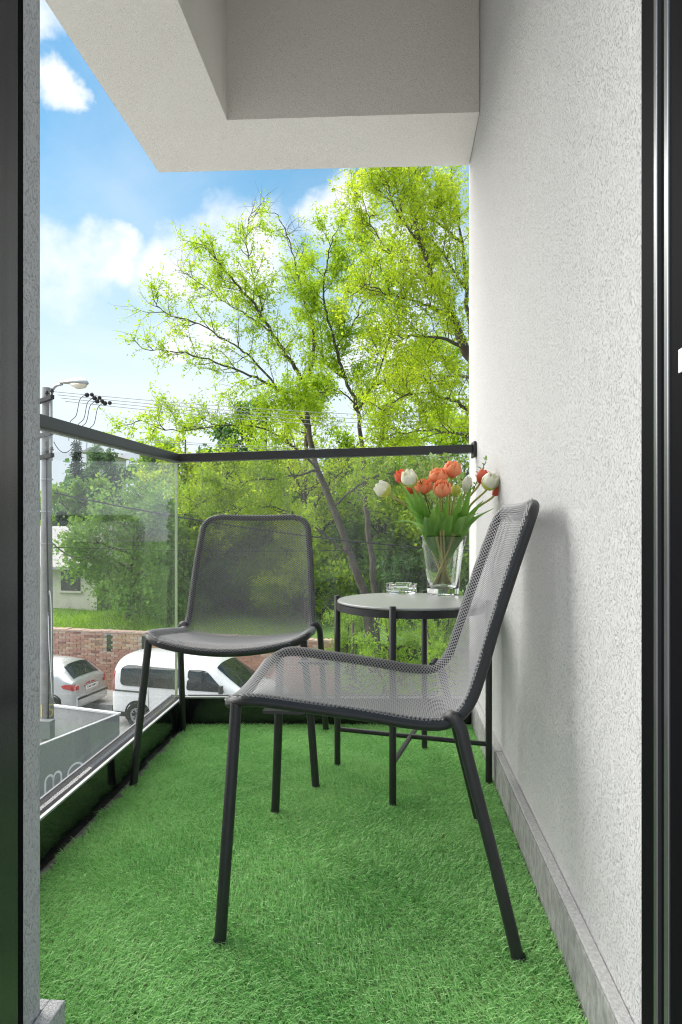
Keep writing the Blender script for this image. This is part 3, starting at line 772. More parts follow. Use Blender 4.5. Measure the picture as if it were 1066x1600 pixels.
for r_i in range(rows):
    z = .05 + r_i * (bh + jt); a = BX0 + (0 if r_i % 2 else -.13)
    while a < BX1:
        gap = any(abs(a - s) < .14 and z > lo for s, lo in ((1.95, 1.25), (3.15, .95)))      # dark slots in the wall
        if not gap and a > BX0: bricks.append((a, z))
        a += bl + jt
def brick_rank(ab):
    a, z = ab
    # open to view: left of the van, and the strip above it
    vis = (-1.0 < a < 2.2 and z > .35) or (2.2 <= a < 9.1 and z > 1.35)
    return (0 if vis else 1, -z)
bricks.sort(key=brick_rank)
rest = G()
for i, (a, z) in enumerate(bricks):
    pr = rnd.uniform(-.006, .010); me = shared[rnd.randrange(10)]
    loc = wall0 + UD * a + UN * (.030 - pr) + Vector((0, 0, z))
    if i < 300:
        o = bpy.data.objects.new('brick', me); COL.objects.link(o); o.parent = bw
        o.location = loc - wall0; o.rotation_euler = (0, rnd.uniform(-.012, .012), R(-9))
    else:
        uwbox(rest, a - bl / 2, a + bl / 2, -.004 - pr, .04, z - bh / 2, z + bh / 2)
tag(rest.build('brickwork', M_BRICK[0], bw), kind='stuff')
rest = G()
for s, lo in ((1.95, 1.25), (3.15, .95)):
    uwbox(rest, s - .10, s + .10, .006, .013, lo, 1.80)
rest.build('slot', M_BLACK, bw)
cp = G(); a = BX0
while a < BX1:
    w = rnd.uniform(.22, .30); uwbox(cp, a, min(BX1, a + w - .012), -.02, .30, WH + .001, WH + .05 + rnd.uniform(-.012, .012)); a += w
cp.build('coping', M_BRICK[2], bw)


# ------------------------------------------------------------------ vehicles
def interp(xs, pts): return np.interp(xs, [p[0] for p in pts], [p[1] for p in pts])


class Car:
    def __init__(s, L, hw, top, belt, plan, n_, sill):
        s.L, s.hw, s.top, s.belt, s.plan, s.n, s.sill = L, hw, top, belt, plan, n_, sill
    def tp(s, x): return float(interp(x, s.top))
    def bt(s, x): return min(float(interp(x, s.belt)), s.tp(x) - .10)
    def w(s, x): return s.hw * float(interp(x, s.plan))
    def side_y(s, x, z):
        b, t, w = s.bt(x), s.tp(x), s.w(x)
        if z <= b:
            k = (b - z) / max(b - s.sill, .01); return w * (1 - .05 * max(0, k - .35) ** 2 / .42 - .012 * (1 - k))
        return w * .988 * max(0, 1 - min(1, (z - b) / (t - b)) ** s.n) ** (1 / s.n)
    def top_z(s, x, y):
        b, t, w = s.bt(x), s.tp(x), s.w(x) * .988
        return b + (t - b) * max(0, 1 - min(1, abs(y) / w) ** s.n) ** (1 / s.n)
    def body(s, xs):
        g = G(); K = 22; nl = 7
        for x in xs:
            b, t = s.bt(x), s.tp(x); half = []
            for k in range(nl):
                z = s.sill + (b - s.sill) * k / nl; half.append((s.side_y(x, z), z))
            for k in range(K - nl):
                th = math.pi / 2 * k / (K - nl - 1); z = b + (t - b) * math.sin(th) ** (2 / s.n)
                half.append((s.w(x) * .988 * max(0, math.cos(th)) ** (2 / s.n), z))
            sec = [(x, -y, z) for y, z in half] + [(x, y, z) for y, z in half[::-1][1:]]
            g.v += sec
        m = 2 * K - 1; g.nv = len(g.v)
        for i in range(len(xs) - 1):
            for j in range(m - 1): g.f.append((i * m + j, (i + 1) * m + j, (i + 1) * m + j + 1, i * m + j + 1))
            g.f.append((i * m + m - 1, (i + 1) * m + m - 1, (i + 1) * m, i * m))
        g.f.append(tuple(range(m - 1, -1, -1))); g.f.append(tuple(range((len(xs) - 1) * m, len(xs) * m)))
        return g
    def side_patch(s, poly, sg, off=.004, rc=.05):
        off += .010
        pts = round_poly(poly, rc); cx = sum(p[0] for p in pts) / len(pts); cz = sum(p[1] for p in pts) / len(pts)
        g = G(); rings = 8; m = len(pts)
        for r in range(rings):
            k = 1 - r / rings
            for (x, z) in pts:
                xx, zz = cx + (x - cx) * k, cz + (z - cz) * k; g.v.append((xx, sg * (s.side_y(xx, zz) + off), zz))
        g.v.append((cx, sg * (s.side_y(cx, cz) + off), cz)); g.nv = len(g.v)
        for r in range(rings - 1):
            for j in range(m): g.f.append((r * m + j, r * m + (j + 1) % m, (r + 1) * m + (j + 1) % m, (r + 1) * m + j))
        for j in range(m): g.f.append(((rings - 1) * m + j, (rings - 1) * m + (j + 1) % m, len(g.v) - 1))
        return g
    def top_patch(s, x0, x1, y0, y1, off=.012, n1=14, n2=18):
        """patch on the upper surface: x0..x1 at half-width y0..y1"""
        def fn(u, v):
            x = x0 + (x1 - x0) * u; y = (y0 + (y1 - y0) * u) * (2 * v - 1); e = .01
            sl = (s.tp(x + e) - s.tp(x - e)) / (2 * e); nn = Vector((-sl, 0, 1)).normalized()
            return Vector((x, y, s.top_z(x, y))) + nn * off
        return G().grid(fn, n1, n2)


def round_poly(poly, rc):
    out = []
    m = len(poly)
    for i in range(m):
        a, b, c = (Vector((*poly[(i + k) % m], 0)) for k in (-1, 0, 1))
        d1, d2 = (a - b), (c - b); r = min(rc, d1.length * .45, d2.length * .45)
        p, q = b + d1.normalized() * r, b + d2.normalized() * r
        for t in (0, .25, .5, .75, 1):
            w = p * (1 - t) ** 2 + b * 2 * t * (1 - t) + q * t * t; out.append((w.x, w.y))
    return out


def wheel(parent, x, y, r, sg, wd=.19):
    t = G(); prof = [(r * .60, -wd / 2), (r * .93, -wd / 2), (r, -wd * .36), (r, wd * .36), (r * .93, wd / 2), (r * .60, wd / 2)]
    t.lathe(prof, 28); t.v = [(p[0] + x, sg * p[2] + y, p[1] + r) for p in t.v]
    w = t.build('wheel', M_BLACK, parent, smooth=True, auto=40, recalc=True)
    g = G().lathe([(0, wd * .30), (r * .14, wd * .34), (r * .2, wd * .26), (r * .5, wd * .34), (r * .62, wd * .42), (r * .63, wd * .1)], 28)
    g.v = [(p[0] + x, sg * p[2] + y, p[1] + r) for p in g.v]
    g.build('rim', M_RIM, w, smooth=True, auto=40)
    g = G()
    for k in range(8):
        a = k * math.pi / 4
        for (rr0, rr1) in ((.26, .48),):
            c_, s_ = math.cos(a), math.sin(a); h = .055
            pts = [(r * rr0, -h * .7 * r), (r * rr1, -h * 1.6 * r), (r * rr1, h * 1.6 * r), (r * rr0, h * .7 * r)]
            g.poly([(x + p * c_ - q * s_, y + sg * wd * .352, r + p * s_ + q * c_) for p, q in pts])
    g.build('rim_hole', M_BLACK, w)


def arch(parent, car, x, r, sg):
    g = G(); pts = [(x + r * math.cos(a), r * .86 + r * math.sin(a)) for a in np.linspace(-.35, math.pi + .35, 24)]
    g.poly([(px_, sg * (max(car.side_y(px_, max(pz_, car.sill)), car.hw * .93) + .003), max(pz_, .18)) for px_, pz_ in pts]).build('wheel_arch', M_BLACK, parent)


# white van
van = Car(4.36, .875, [(0, 1.50), (.03, 1.66), (.10, 1.74), (.30, 1.79), (.9, 1.82), (1.9, 1.815), (2.45, 1.775), (2.72, 1.70), (3.50, 1.13), (3.62, 1.08), (4.05, .98), (4.25, .86), (4.36, .62)],
          [(0, .98), (2.6, 1.0), (3.4, .98), (4.36, .9)], [(0, .93), (.05, .97), (.25, 1), (3.3, 1), (3.9, .95), (4.2, .86), (4.36, .74)], 3.1, .24)
vloc = pix(174, 1090, 16.35); vloc.z = SZ; vloc = vloc + UN * .875
vt = thing('white_van', 'white panel van with glazed sides parked along the brick wall', 'van', vloc, R(-9), local=True)
xs = [0, .015, .04, .08, .15, .25, .4, .6, .9, 1.2, 1.5, 1.8, 2.1, 2.4, 2.55, 2.72, 2.9, 3.1, 3.3, 3.5, 3.62, 3.8, 4.05, 4.2, 4.3, 4.36]
van.body(xs).build('body', M_CARW, vt, smooth=True, recalc=True, auto=38)
for sg in (-1, 1):
    w = van.side_patch([(.26, 1.05), (1.90, 1.03), (1.93, 1.52), (.40, 1.56), (.25, 1.48)], sg, .004, .12).build('side_window', M_CARGL, vt, smooth=True)
    g = van.side_patch([(1.06, 1.05), (1.085, 1.05), (1.085, 1.55), (1.06, 1.55)], sg, .0065, .002).build('window_divider', M_DKPL, w)
    van.side_patch([(2.10, 1.03), (3.12, 1.03), (3.06, 1.12), (2.62, 1.50), (2.45, 1.53), (2.12, 1.53)], sg, .004, .07).build('side_window', M_CARGL, vt, smooth=True)
    van.side_patch([(.10, .895), (1.02, .885), (1.02, .925), (.10, .935)], sg, .012, .008).build('door_rail', M_DKPL, vt)
    van.side_patch([(.05, .25), (4.2, .25), (4.2, .36), (.05, .38)], sg, .010, .02).build('side_cladding', M_DKPL, vt)
    for x in (1.05, 2.02, 3.2): van.side_patch([(x - .004, .40), (x + .004, .40), (x + .004, 1.0), (x - .004, 1.0)], sg, .003, .001).build('door_seam', M_GASK, vt)
    for x in (1.9, 2.15): van.side_patch([(x - .09, .90), (x + .09, .90), (x + .09, .94), (x - .09, .94)], sg, .028, .015).build('door_handle', M_CARW, vt)
    van.side_patch([(.015, .88), (.075, .90), (.075, 1.42), (.015, 1.36)], sg, .006, .02).build('tail_lamp', M_RED, vt, smooth=True)
    van.side_patch([(2.75, .50), (3.0, .50), (3.0, .56), (2.75, .56)], sg, .006, .02).build('vent_panel', M_DKPL, vt)
    for x in (.74, 3.55):
        arch(vt, van, x, .37, sg); wheel(vt, x, sg * .80, .315, sg)
    g = G().box((3.02, sg * .90 - .03, 1.02), (3.12, sg * .90 + .13 * sg, 1.22)); g.build('mirror', M_DKPL, vt, bevel=.02)
van.top_patch(2.80, 3.46, .62, .70, .014).build('windscreen', M_CARGL, vt, smooth=True)
G().box((-.03, -.80, .26), (.05, .80, .52)).build('rear_bumper', M_DKPL, vt, bevel=.03)
G().tube([(2.3, 0, 1.78), (2.18, 0, 1.95)], .006, 6).build('roof_antenna', M_DKPL, vt)
g = G().tube([(3.45, -.5, 1.19), (3.1, -.25, 1.42)], .008, 5); g.build('wiper', M_DKPL, vt)

# silver hatchback
hb = Car(3.84, .825, [(0, .66), (.02, .86), (.07, .96), (.12, 1.0), (.50, 1.33), (.66, 1.39), (1.0, 1.425), (1.6, 1.43), (2.15, 1.37), (2.95, .99), (3.3, .90), (3.65, .78), (3.84, .55)],
         [(0, .86), (3.84, .84)], [(0, .80), (.05, .88), (.2, .96), (.6, 1), (2.9, 1), (3.4, .93), (3.84, .72)], 2.7, .24)
hloc = pix(114, 1090, 16.9); hloc.z = SZ; hloc = hloc + UN * .78
ht = thing('silver_hatchback', 'silver hatchback car seen from behind, left of the white van', 'car', hloc, R(171), local=True)
xs = [0, .01, .02, .04, .07, .095, .12, .2, .3, .4, .5, .58, .66, .8, 1.0, 1.3, 1.6, 1.9, 2.15, 2.4, 2.7, 2.95, 3.1, 3.3, 3.5, 3.65, 3.78, 3.84]
hb.body(xs).build('body', M_CARS, ht, smooth=True, recalc=True, auto=40)
hb.top_patch(.155, .52, .55, .47, .012).build('rear_window', M_CARGL, ht, smooth=True)
hb.top_patch(2.22, 2.88, .55, .64, .014).build('windscreen', M_CARGL, ht, smooth=True)
for sg in (-1, 1):
    hb.side_patch([(.62, .92), (1.25, .90), (1.25, 1.26), (.86, 1.26)], sg, .004, .06).build('side_window', M_CARGL, ht, smooth=True)
    hb.side_patch([(1.32, .90), (2.5, .90), (2.0, 1.26), (1.32, 1.27)], sg, .004, .05).build('side_window', M_CARGL, ht, smooth=True)
    hb.side_patch([(.0, .74), (.03, .72), (.30, .80), (.34, .86), (.22, .90), (.02, .88)], sg, .012, .05).build('tail_lamp', M_RED, ht, smooth=True)
    g = G(); y0 = .44 * sg; y1 = .645 * sg
    g.box((-.018, min(y0, y1) + (.10 if sg > 0 else 0), .72), (.012, max(y0, y1) - (0 if sg > 0 else .10), .83)).build('tail_lamp', M_RED, ht, bevel=.02)
    hb.side_patch([(.04, .30), (.34, .30), (.34, .52), (.04, .52)], sg, .008, .02).build('bumper_corner', M_CARS, ht, smooth=True)
    hb.side_patch([(1.1, .50), (2.6, .50), (2.6, .56), (1.1, .56)], sg, .008, .01).build('rub_strip', M_DKPL, ht)
    for x in (.62, 3.06):
        arch(ht, hb, x, .34, sg); wheel(ht, x, sg * .745, .29, sg, .18)
G().box((-.07, -.66, .28), (.05, .66, .56)).build('rear_bumper', M_CARS, ht, bevel=.04)
G().box((-.078, -.66, .47), (-.06, .66, .53)).build('bumper_strip', M_DKPL, ht, bevel=.006)
pt = G().box((-.026, -.26, .66), (-.010, .26, .77)).build('number_plate', M_LETTER, ht, bevel=.004)
g = G()
for k in range(7): g.box((-.0275, -.20 + k * .06, .69), (-.0262, -.165 + k * .06, .742))
g.build('plate_marks', M_GASK, pt)
G().box((-.022, -.30, .785), (-.006, .30, .81)).build('hatch_trim', M_STEEL, ht, bevel=.006)
g = G().tube([(.17, 0, 1.06), (.36, -.28, 1.215)], .008, 5); g.build('wiper', M_DKPL, ht)

# ------------------------------------------------------------------ grey panel enclosure with lettering, below on the pavement
ET = 1.26; E0 = pix(187, 1116, 13.0); E1 = pix(68, 1163, 11.17); E2 = pix(92, 1105, 13.5)
zt = CAMZ - 288 * 13.0 / F; E0.z = E1.z = E2.z = 0
d1 = (E1 - E0).normalized(); d2 = Vector((d1.y, -d1.x, 0)); d2 = d2 if d2.dot(E2 - E0) > 0 else -d2
en = thing('panel_enclosure', 'low grey sheet-metal enclosure with thin white lettering around the pole foot', 'enclosure', (E0.x, E0.y, SZ))


def vstrip(p, q, th, z0, z1, side):
    e = (q - p).normalized(); s = Vector((-e.y, e.x, 0)) * side
    v = [p, q, q + s * th, p + s * th]
    return G().add([(a.x, a.y, z0) for a in v] + [(a.x, a.y, z1) for a in v], [(0, 3, 2, 1), (4, 5, 6, 7), (0, 1, 5, 4), (1, 2, 6, 5), (2, 3, 7, 6), (3, 0, 4, 7)])


L1, L2 = 4.2, 2.6
sd1 = 1 if Vector((-d1.y, d1.x, 0)).dot(d2) > 0 else -1
pn = vstrip(E0, E0 + d1 * L1, .05, SZ, zt, sd1).build('panel', M_PANEL, en, recalc=True)
vstrip(E0 + d2 * .051, E0 + d2 * L2, .05, SZ, zt, 1 if Vector((-d2.y, d2.x, 0)).dot(d1) > 0 else -1).build('panel', M_PANEL_LIT, en, recalc=True)
vstrip(E0 + d1 * L1 + d2 * .051, E0 + d1 * L1 + d2 * L2, .05, SZ, zt, 1).build('panel', M_PANEL_LIT, en, recalc=True)
vstrip(E0 + d2 * L2 - d1 * .0, E0 + d2 * L2 + d1 * L1, .05, SZ, zt, sd1).build('panel', M_PANEL_LIT, en, recalc=True)
vstrip(E0 - d1 * .02 - d2 * .02, E0 - d1 * .02 + d2 * L2, .09, zt + .001, zt + .035, 1 if Vector((-d2.y, d2.x, 0)).dot(d1) > 0 else -1).build('cap_rail', M_LETTER, en, recalc=True)
vstrip(E0 - d2 * .012 + d1 * .08, E0 - d2 * .012 + d1 * L1, .07, zt + .001, zt + .016, sd1).build('cap_rail', M_STEEL, en, recalc=True)
fl_ = [E0 + d1 * .06 + d2 * .06, E0 + d1 * (L1 - .0) + d2 * .06, E0 + d1 * (L1 - .0) + d2 * (L2 - .0), E0 + d1 * .06 + d2 * (L2 - .0)]
nf = -d2 if True else d2


def panel_xy(px, py):
    """where the sight line meets the lettered panel: distance along it, height"""
    o = camo.location; r = (pix(px, py, 1) - o); nrm = -d2
    t = (Vector((E0.x, E0.y, 0)) - Vector((o.x, o.y, 0))).dot(Vector((nrm.x, nrm.y, 0))) / Vector((r.x, r.y, 0)).dot(Vector((nrm.x, nrm.y, 0)))
    p = o + r * t
    return (Vector((p.x, p.y, 0)) - E0).dot(d1), p.z


def stroke(pts, w):
    """flat ribbon lettering on the panel; pts are (along, z)"""
    g = G(); m = len(pts)
    for i, (a, z) in enumerate(pts):
        a0, z0 = pts[max(i - 1, 0)]; a1, z1 = pts[min(i + 1, m - 1)]; L_ = math.hypot(a1 - a0, z1 - z0) or 1
        nx_, nz_ = -(z1 - z0) / L_ * w / 2, (a1 - a0) / L_ * w / 2
        for s in (1, -1):
            p = E0 + d1 * (a + nx_ * s) - d2 * .004; g.v.append((p.x, p.y, z + nz_ * s))
    g.nv = len(g.v); g.f = [(2 * i, 2 * i + 1, 2 * i + 3, 2 * i + 2) for i in range(m - 1)]
    return g


a0, z0 = panel_xy(72, 1243); a1, z1 = panel_xy(97, 1213); xh = .30
am = panel_xy(72, 1228)[0]; zl = panel_xy(72, 1214)[1] - xh
def arc(cx, cz, r, rz, t0, t1, k=14): return [(cx + r * math.cos(t), cz + rz * math.sin(t)) for t in np.linspace(t0, t1, k)]
# the reader sees the panel with d1 running to the left, so text runs towards -d1
w1 = abs(panel_xy(97, 1226)[0] - am) / 2
aw = am + .02
for k in range(2):
    cx = aw - w1 * (.5 + k) ; rr = w1 * .5
    pts = [(cx + rr, zl), (cx + rr, zl + xh * .66)] + [(cx + rr * math.cos(t), zl + xh * .66 + xh * .34 * math.sin(t)) for t in np.linspace(0, math.pi, 14)] + [(cx - rr, zl)]
    stroke(pts, .040).build('letter_stroke', M_LETTER, en)
co = panel_xy(118, 1214)[0]
stroke([(co + .19 * math.cos(t), zl + xh * .5 + xh * .5 * math.sin(t)) for t in np.linspace(0, 2 * math.pi, 30)], .040).build('letter_stroke', M_LETTER, en)
for (px, py) in ((134, 1196), (162, 1173)):
    a_, z_ = panel_xy(px, py); p = E0 + d1 * a_ - d2 * .012
    G().box((p.x - .02, p.y - .02, z_ - .025), (p.x + .02, p.y + .02, z_ + .025)).build('fixing', M_LETTER, en, bevel=.008)

# ------------------------------------------------------------------ utility pole with street lamp
PB = pix(73, 900, 12.6); PB.z = SZ; PT = pix(72, 606, 12.6).z
po = thing('utility_pole', 'grey concrete utility pole with crossarms behind the left wall edge', 'pole', PB)
nseg = 12
G().tube([(PB.x, PB.y, SZ + (PT - SZ) * t / nseg) for t in range(nseg + 1)], [.145 - .065 * t / nseg for t in range(nseg + 1)], 14).build('shaft', M_CONC, po, smooth=True, auto=40)
for (py, ln) in ((627, .44), (681, .40), (715, .44)):
    z = pix(72, py, 12.6).z; e = (UD * .85 - UN * .5).normalized()
    p0 = Vector((PB.x, PB.y - .11, z)); bx = G().box((-.5, -.035, -.04), (ln, .035, .04), Matrix.Rotation(math.atan2(e.y, e.x), 3, 'Z'), p0)
    am_ = bx.build('crossarm', M_GASK, po, bevel=.005)
    for s in (.16, .40, -.3):
        q = p0 + e * s + Vector((0, 0, .04))
        G().lathe([(0, 0), (.012, 0), (.012, .05), (.035, .055), (.04, .075), (.022, .085), (.032, .10), (.02, .125), (0, .13)], 12, q).build('insulator', M_DKPL, am_, smooth=True, auto=40)
fz = pix(82, 1138, 12.4); bxp = Vector((PB.x + .05, PB.y - .22, 0))
G().box((bxp.x - .10, bxp.y - .10, pix(80, 1152, 12.4).z), (bxp.x + .20, bxp.y + .08, pix(80, 1124, 12.4).z)).build('junction_box', M_PANEL, po, bevel=.01)
G().tube(cat_rom([(PB.x + .10, PB.y - .12, pix(80, 1122, 12.5).z), (PB.x + .115, PB.y - .115, pix(80, 1010, 12.5).z), (PB.x + .09, PB.y - .115, pix(80, 900, 12.5).z), (PB.x + .06, PB.y - .10, pix(80, 800, 12.5).z), (PB.x + .05, PB.y - .09, pix(80, 690, 12.5).z)], 6), .014, 6).build('conduit', M_CABLE, po, smooth=True)
G().tube(cat_rom([(PB.x + .15, PB.y - .10, pix(80, 1050, 12.5).z), (PB.x + .16, PB.y - .11, pix(80, 960, 12.5).z), (PB.x + .13, PB.y - .11, pix(80, 925, 12.5).z), (PB.x + .10, PB.y - .11, pix(80, 935, 12.5).z), (PB.x + .12, PB.y - .13, pix(80, 1000, 12.5).z), (PB.x + .17, PB.y - .10, pix(80, 1090, 12.5).z)], 6), .009, 6).build('loose_cable', M_LETTER, po, smooth=True)
for py in (750, 800, 850):
    G().lathe([(.118, 0), (.121, .0), (.121, .025), (.118, .025)], 16, (PB.x, PB.y, pix(72, py, 12.6).z)).build('clamp_band', M_STEEL, po)
fc = bpy.data.curves.new('pole_number', 'FONT'); fc.body = '15'; fc.size = .36; fc.extrude = .001; fc.align_x = 'CENTER'
fo = bpy.data.objects.new('tmp', fc); COL.objects.link(fo)
me = bpy.data.meshes.new_from_object(fo.evaluated_get(bpy.context.evaluated_depsgraph_get())); bpy.data.objects.remove(fo)
zc_ = pix(78, 1120, 12.5).z
for v in me.vertices:                          # wrap the painted number round the shaft, facing the balcony
    a = R(-66) + v.co.x / .145; rr = .139 + v.co.z
    v.co = (rr * math.cos(a), rr * math.sin(a), zc_ - SZ + v.co.y)
me.materials.clear(); link('painted_number', me, M_YELLOW, po)
# lamp: bracket tube and cobra head
lp = thing('street_lamp', 'old street lamp with curved steel bracket and bulbous lens on the pole', 'lamp', pix(80, 700, 12.45))
G().tube(cat_rom([pix(80, 720, 12.45), pix(80, 650, 12.45), pix(80.5, 618, 12.45), pix(86, 604, 12.4), pix(97, 600, 12.3)], 6), .028, 10).build('bracket', M_STEEL, lp, smooth=True)
hd0, hd1 = pix(93, 600, 12.3), pix(136, 601, 11.9); e = (hd1 - hd0); L_ = e.length; e.normalize(); s_ = Vector((-e.y, e.x, 0)).normalized(); u_ = s_.cross(e) * -1
if u_.z < 0: u_ = -u_
g = G(); K = 14; st = [(0, .03, .03, 0), (.06, .05, .045, 0), (.25, .075, .06, .0), (.45, .10, .075, .01), (.7, .125, .10, .015), (.88, .11, .085, .01), (.97, .06, .05, .0), (1.0, .01, .01, -.01)]
for (t, w, h, dz) in st:
    for k in range(K):
        a = math.pi * 2 * k / K; zz = math.sin(a) * h; zz = zz if zz > 0 else zz * .25
        p = hd0 + e * (L_ * t) + s_ * (w * math.cos(a)) + u_ * (zz + dz + .02); g.v.append(tuple(p))
g.nv = len(g.v); g.f = [(i * K + j, i * K + (j + 1) % K, (i + 1) * K + (j + 1) % K, (i + 1) * K + j) for i in range(len(st) - 1) for j in range(K)] + [tuple(range(K))]
g.build('lamp_housing', M_STEEL, lp, smooth=True, recalc=True)
g = G(); st = [(.42, .02, .01), (.50, .075, .05), (.68, .11, .10), (.85, .10, .085), (.95, .05, .03), (.97, .01, .0)]
for (t, w, h) in st:
    for k in range(K):
        a = math.pi * 2 * k / K; zz = math.sin(a) * h; zz = zz if zz < 0 else 0.
        g.v.append(tuple(hd0 + e * (L_ * t) + s_ * (w * math.cos(a)) + u_ * (zz + .012)))
g.nv = len(g.v); g.f = [(i * K + j, i * K + (j + 1) % K, (i + 1) * K + (j + 1) % K, (i + 1) * K + j) for i in range(len(st) - 1) for j in range(K)]
g.build('lamp_lens', M_LAMPG, lp, smooth=True, recalc=True)


# overhead wires
def wire(name, lab, p, q, sag, r, m, group=None):
    P = [p.lerp(q, t / 24) - Vector((0, 0, sag * 4 * (t / 24) * (1 - t / 24))) for t in range(25)]
    g = G().tube(P, r, 5); o = g.build(name, m); return tag(o, lab, 'wire', group)


pos_w = [('topmost', 612, 653, .004), ('second', 617, 661, .004), ('third', 622, 668, .004), ('fourth', 627, 676, .004)]
for i, (nm, y0, y1, _) in enumerate(pos_w):
    o = wire('power_line', f'{nm} of the four bare overhead wires running right from the pole', pix(84 + 6 * i, y0, 12.45), pix(790, y1 + 2, 15.4), .10, .0062, M_WIRE, 'bare overhead power lines')
    for px, py in ((136, 617), (148, 622), (164, 630), (152, 627))[i:i + 1]:
        q = pix(px, py, 12.6)
        g = G().tube([q - UD * .05, q - UD * .02, q + UD * .02, q + UD * .05], [.012, .045, .045, .012], 8); g.build('line_insulator', M_BLACK, o, smooth=True)
        q2 = q + UD * .11; G().tube([q2 - UD * .04, q2 - UD * .015, q2 + UD * .015, q2 + UD * .04], [.012, .040, .040, .012], 8).build('line_insulator', M_BLACK, o, smooth=True)
        G().tube(cat_rom([q - UD * .05, q + Vector((-.15, 0, -.10)), q + Vector((-.22, 0, -.40)), q + Vector((-.34, -.02, -.55)), q + Vector((-.36, -.02, -.9))], 5), .007, 5).build('jumper', M_CABLE, o, smooth=True)
for i, (lab, a, b, sg, r, m) in enumerate([
    ('upper of the thin wires just above the glass railing', (240, 688, 14.5), (790, 704, 15.0), .08, .006, M_WIRE),
    ('thin wire crossing just behind the top rail', (230, 690, 14.5), (790, 716, 15.0), .05, .006, M_WIRE),
    ('black cable hanging from the pole across the maple tree', (84, 770, 12.5), (790, 862, 15.0), .22, .016, M_CABLE),
    ('thin lower service wire crossing in front of the white house', (84, 855, 12.5), (790, 850, 15.0), .12, .007, M_CABLE)]):
    wire('overhead_cable', lab, pix(*a), pix(*b), sg, r, m)
wire('overhead_cable', 'short slack cable dropping from the pole towards the white house', pix(84, 850, 12.5), pix(130, 869, 18), .12, .014, M_CABLE)
wire('overhead_cable', 'slack cable looping below the pole crossarms', pix(84, 690, 12.5), pix(118, 690, 12.9), .22, .008, M_CABLE)

# ------------------------------------------------------------------ houses
h0 = pix(84, 965, 26); h0.z = SZ + LZ; hx = UD; hy = UN
ho = thing('white_house', 'small cream house with pale hipped roof left of the maple', 'house', h0)


def hb_(g, a0, a1, b0, b1, z0, z1):
    c = lambda a, b, z: tuple(h0 + hx * a + hy * b + Vector((0, 0, z)))
    return g.add([c(a0, b0, z0), c(a1, b0, z0), c(a1, b1, z0), c(a0, b1, z0), c(a0, b0, z1), c(a1, b0, z1), c(a1, b1, z1), c(a0, b1, z1)],
                 [(0, 3, 2, 1), (4, 5, 6, 7), (0, 1, 5, 4), (1, 2, 6, 5), (2, 3, 7, 6), (3, 0, 4, 7)])


ze = pix(100, 884, 26).z - (SZ + LZ); zr = pix(120, 822, 29).z - (SZ + LZ)
hb_(G(), -5, 2.0, 0, 5, -.5, ze).build('wall', M_HWALL, ho)
c = lambda a, b, z: tuple(h0 + hx * a + hy * b + Vector((0, 0, z)))
G().add([c(-5.3, -.35, ze - .05), c(2.3, -.35, ze - .05), c(2.3, 5.35, ze - .05), c(-5.3, 5.35, ze - .05), c(-3.5, 2.5, zr), c(1.0, 2.5, zr)], [(0, 1, 5, 4), (1, 2, 5), (2, 3, 4, 5), (3, 0, 4), (0, 3, 2, 1)]).build('roof', M_HROOF, ho)
hb_(G(), -5.35, 2.35, -.42, -.34, ze - .12, ze - .02).build('gutter', M_STEEL, ho)
for a in (.35, -1.9, -3.8):
    w = hb_(G(), a, a + .9, -.012, .02, .75, 1.75).build('window', M_CARGL, ho)
    hb_(G(), a - .08, a + .98, -.08, -.001, .67, .745).build('sill', M_HWALL, w)
f0 = pix(146, 716, 62); f0.z = SZ
fh = thing('far_house', 'pale house gable showing above the distant trees', 'house', f0)
zf = pix(146, 708, 62).z
G().box((f0.x - .7, f0.y, SZ), (f0.x + .7, f0.y + 6, zf)).build('wall', M_HWALL, fh)
G().add([(f0.x - 1.2, f0.y - .5, zf), (f0.x + 1.1, f0.y - .5, zf), (f0.x + 1.1, f0.y + 6.5, zf), (f0.x - 1.2, f0.y + 6.5, zf), (f0.x - .05, f0.y - .5, zf + .55), (f0.x - .05, f0.y + 6.5, zf + .55)], [(0, 1, 4), (1, 2, 5, 4), (2, 3, 5), (3, 0, 4, 5), (0, 3, 2, 1)]).build('roof', M_HROOF, fh)
G().box((f0.x - .3, f0.y - .03, zf - 1.6), (f0.x + .2, f0.y, zf - .6)).build('window', M_CARGL, fh)


# ------------------------------------------------------------------ trees
def perp(d, rng):
    v = Vector(rng.normal(size=3)); v = v - d * v.dot(d); return v.normalized()


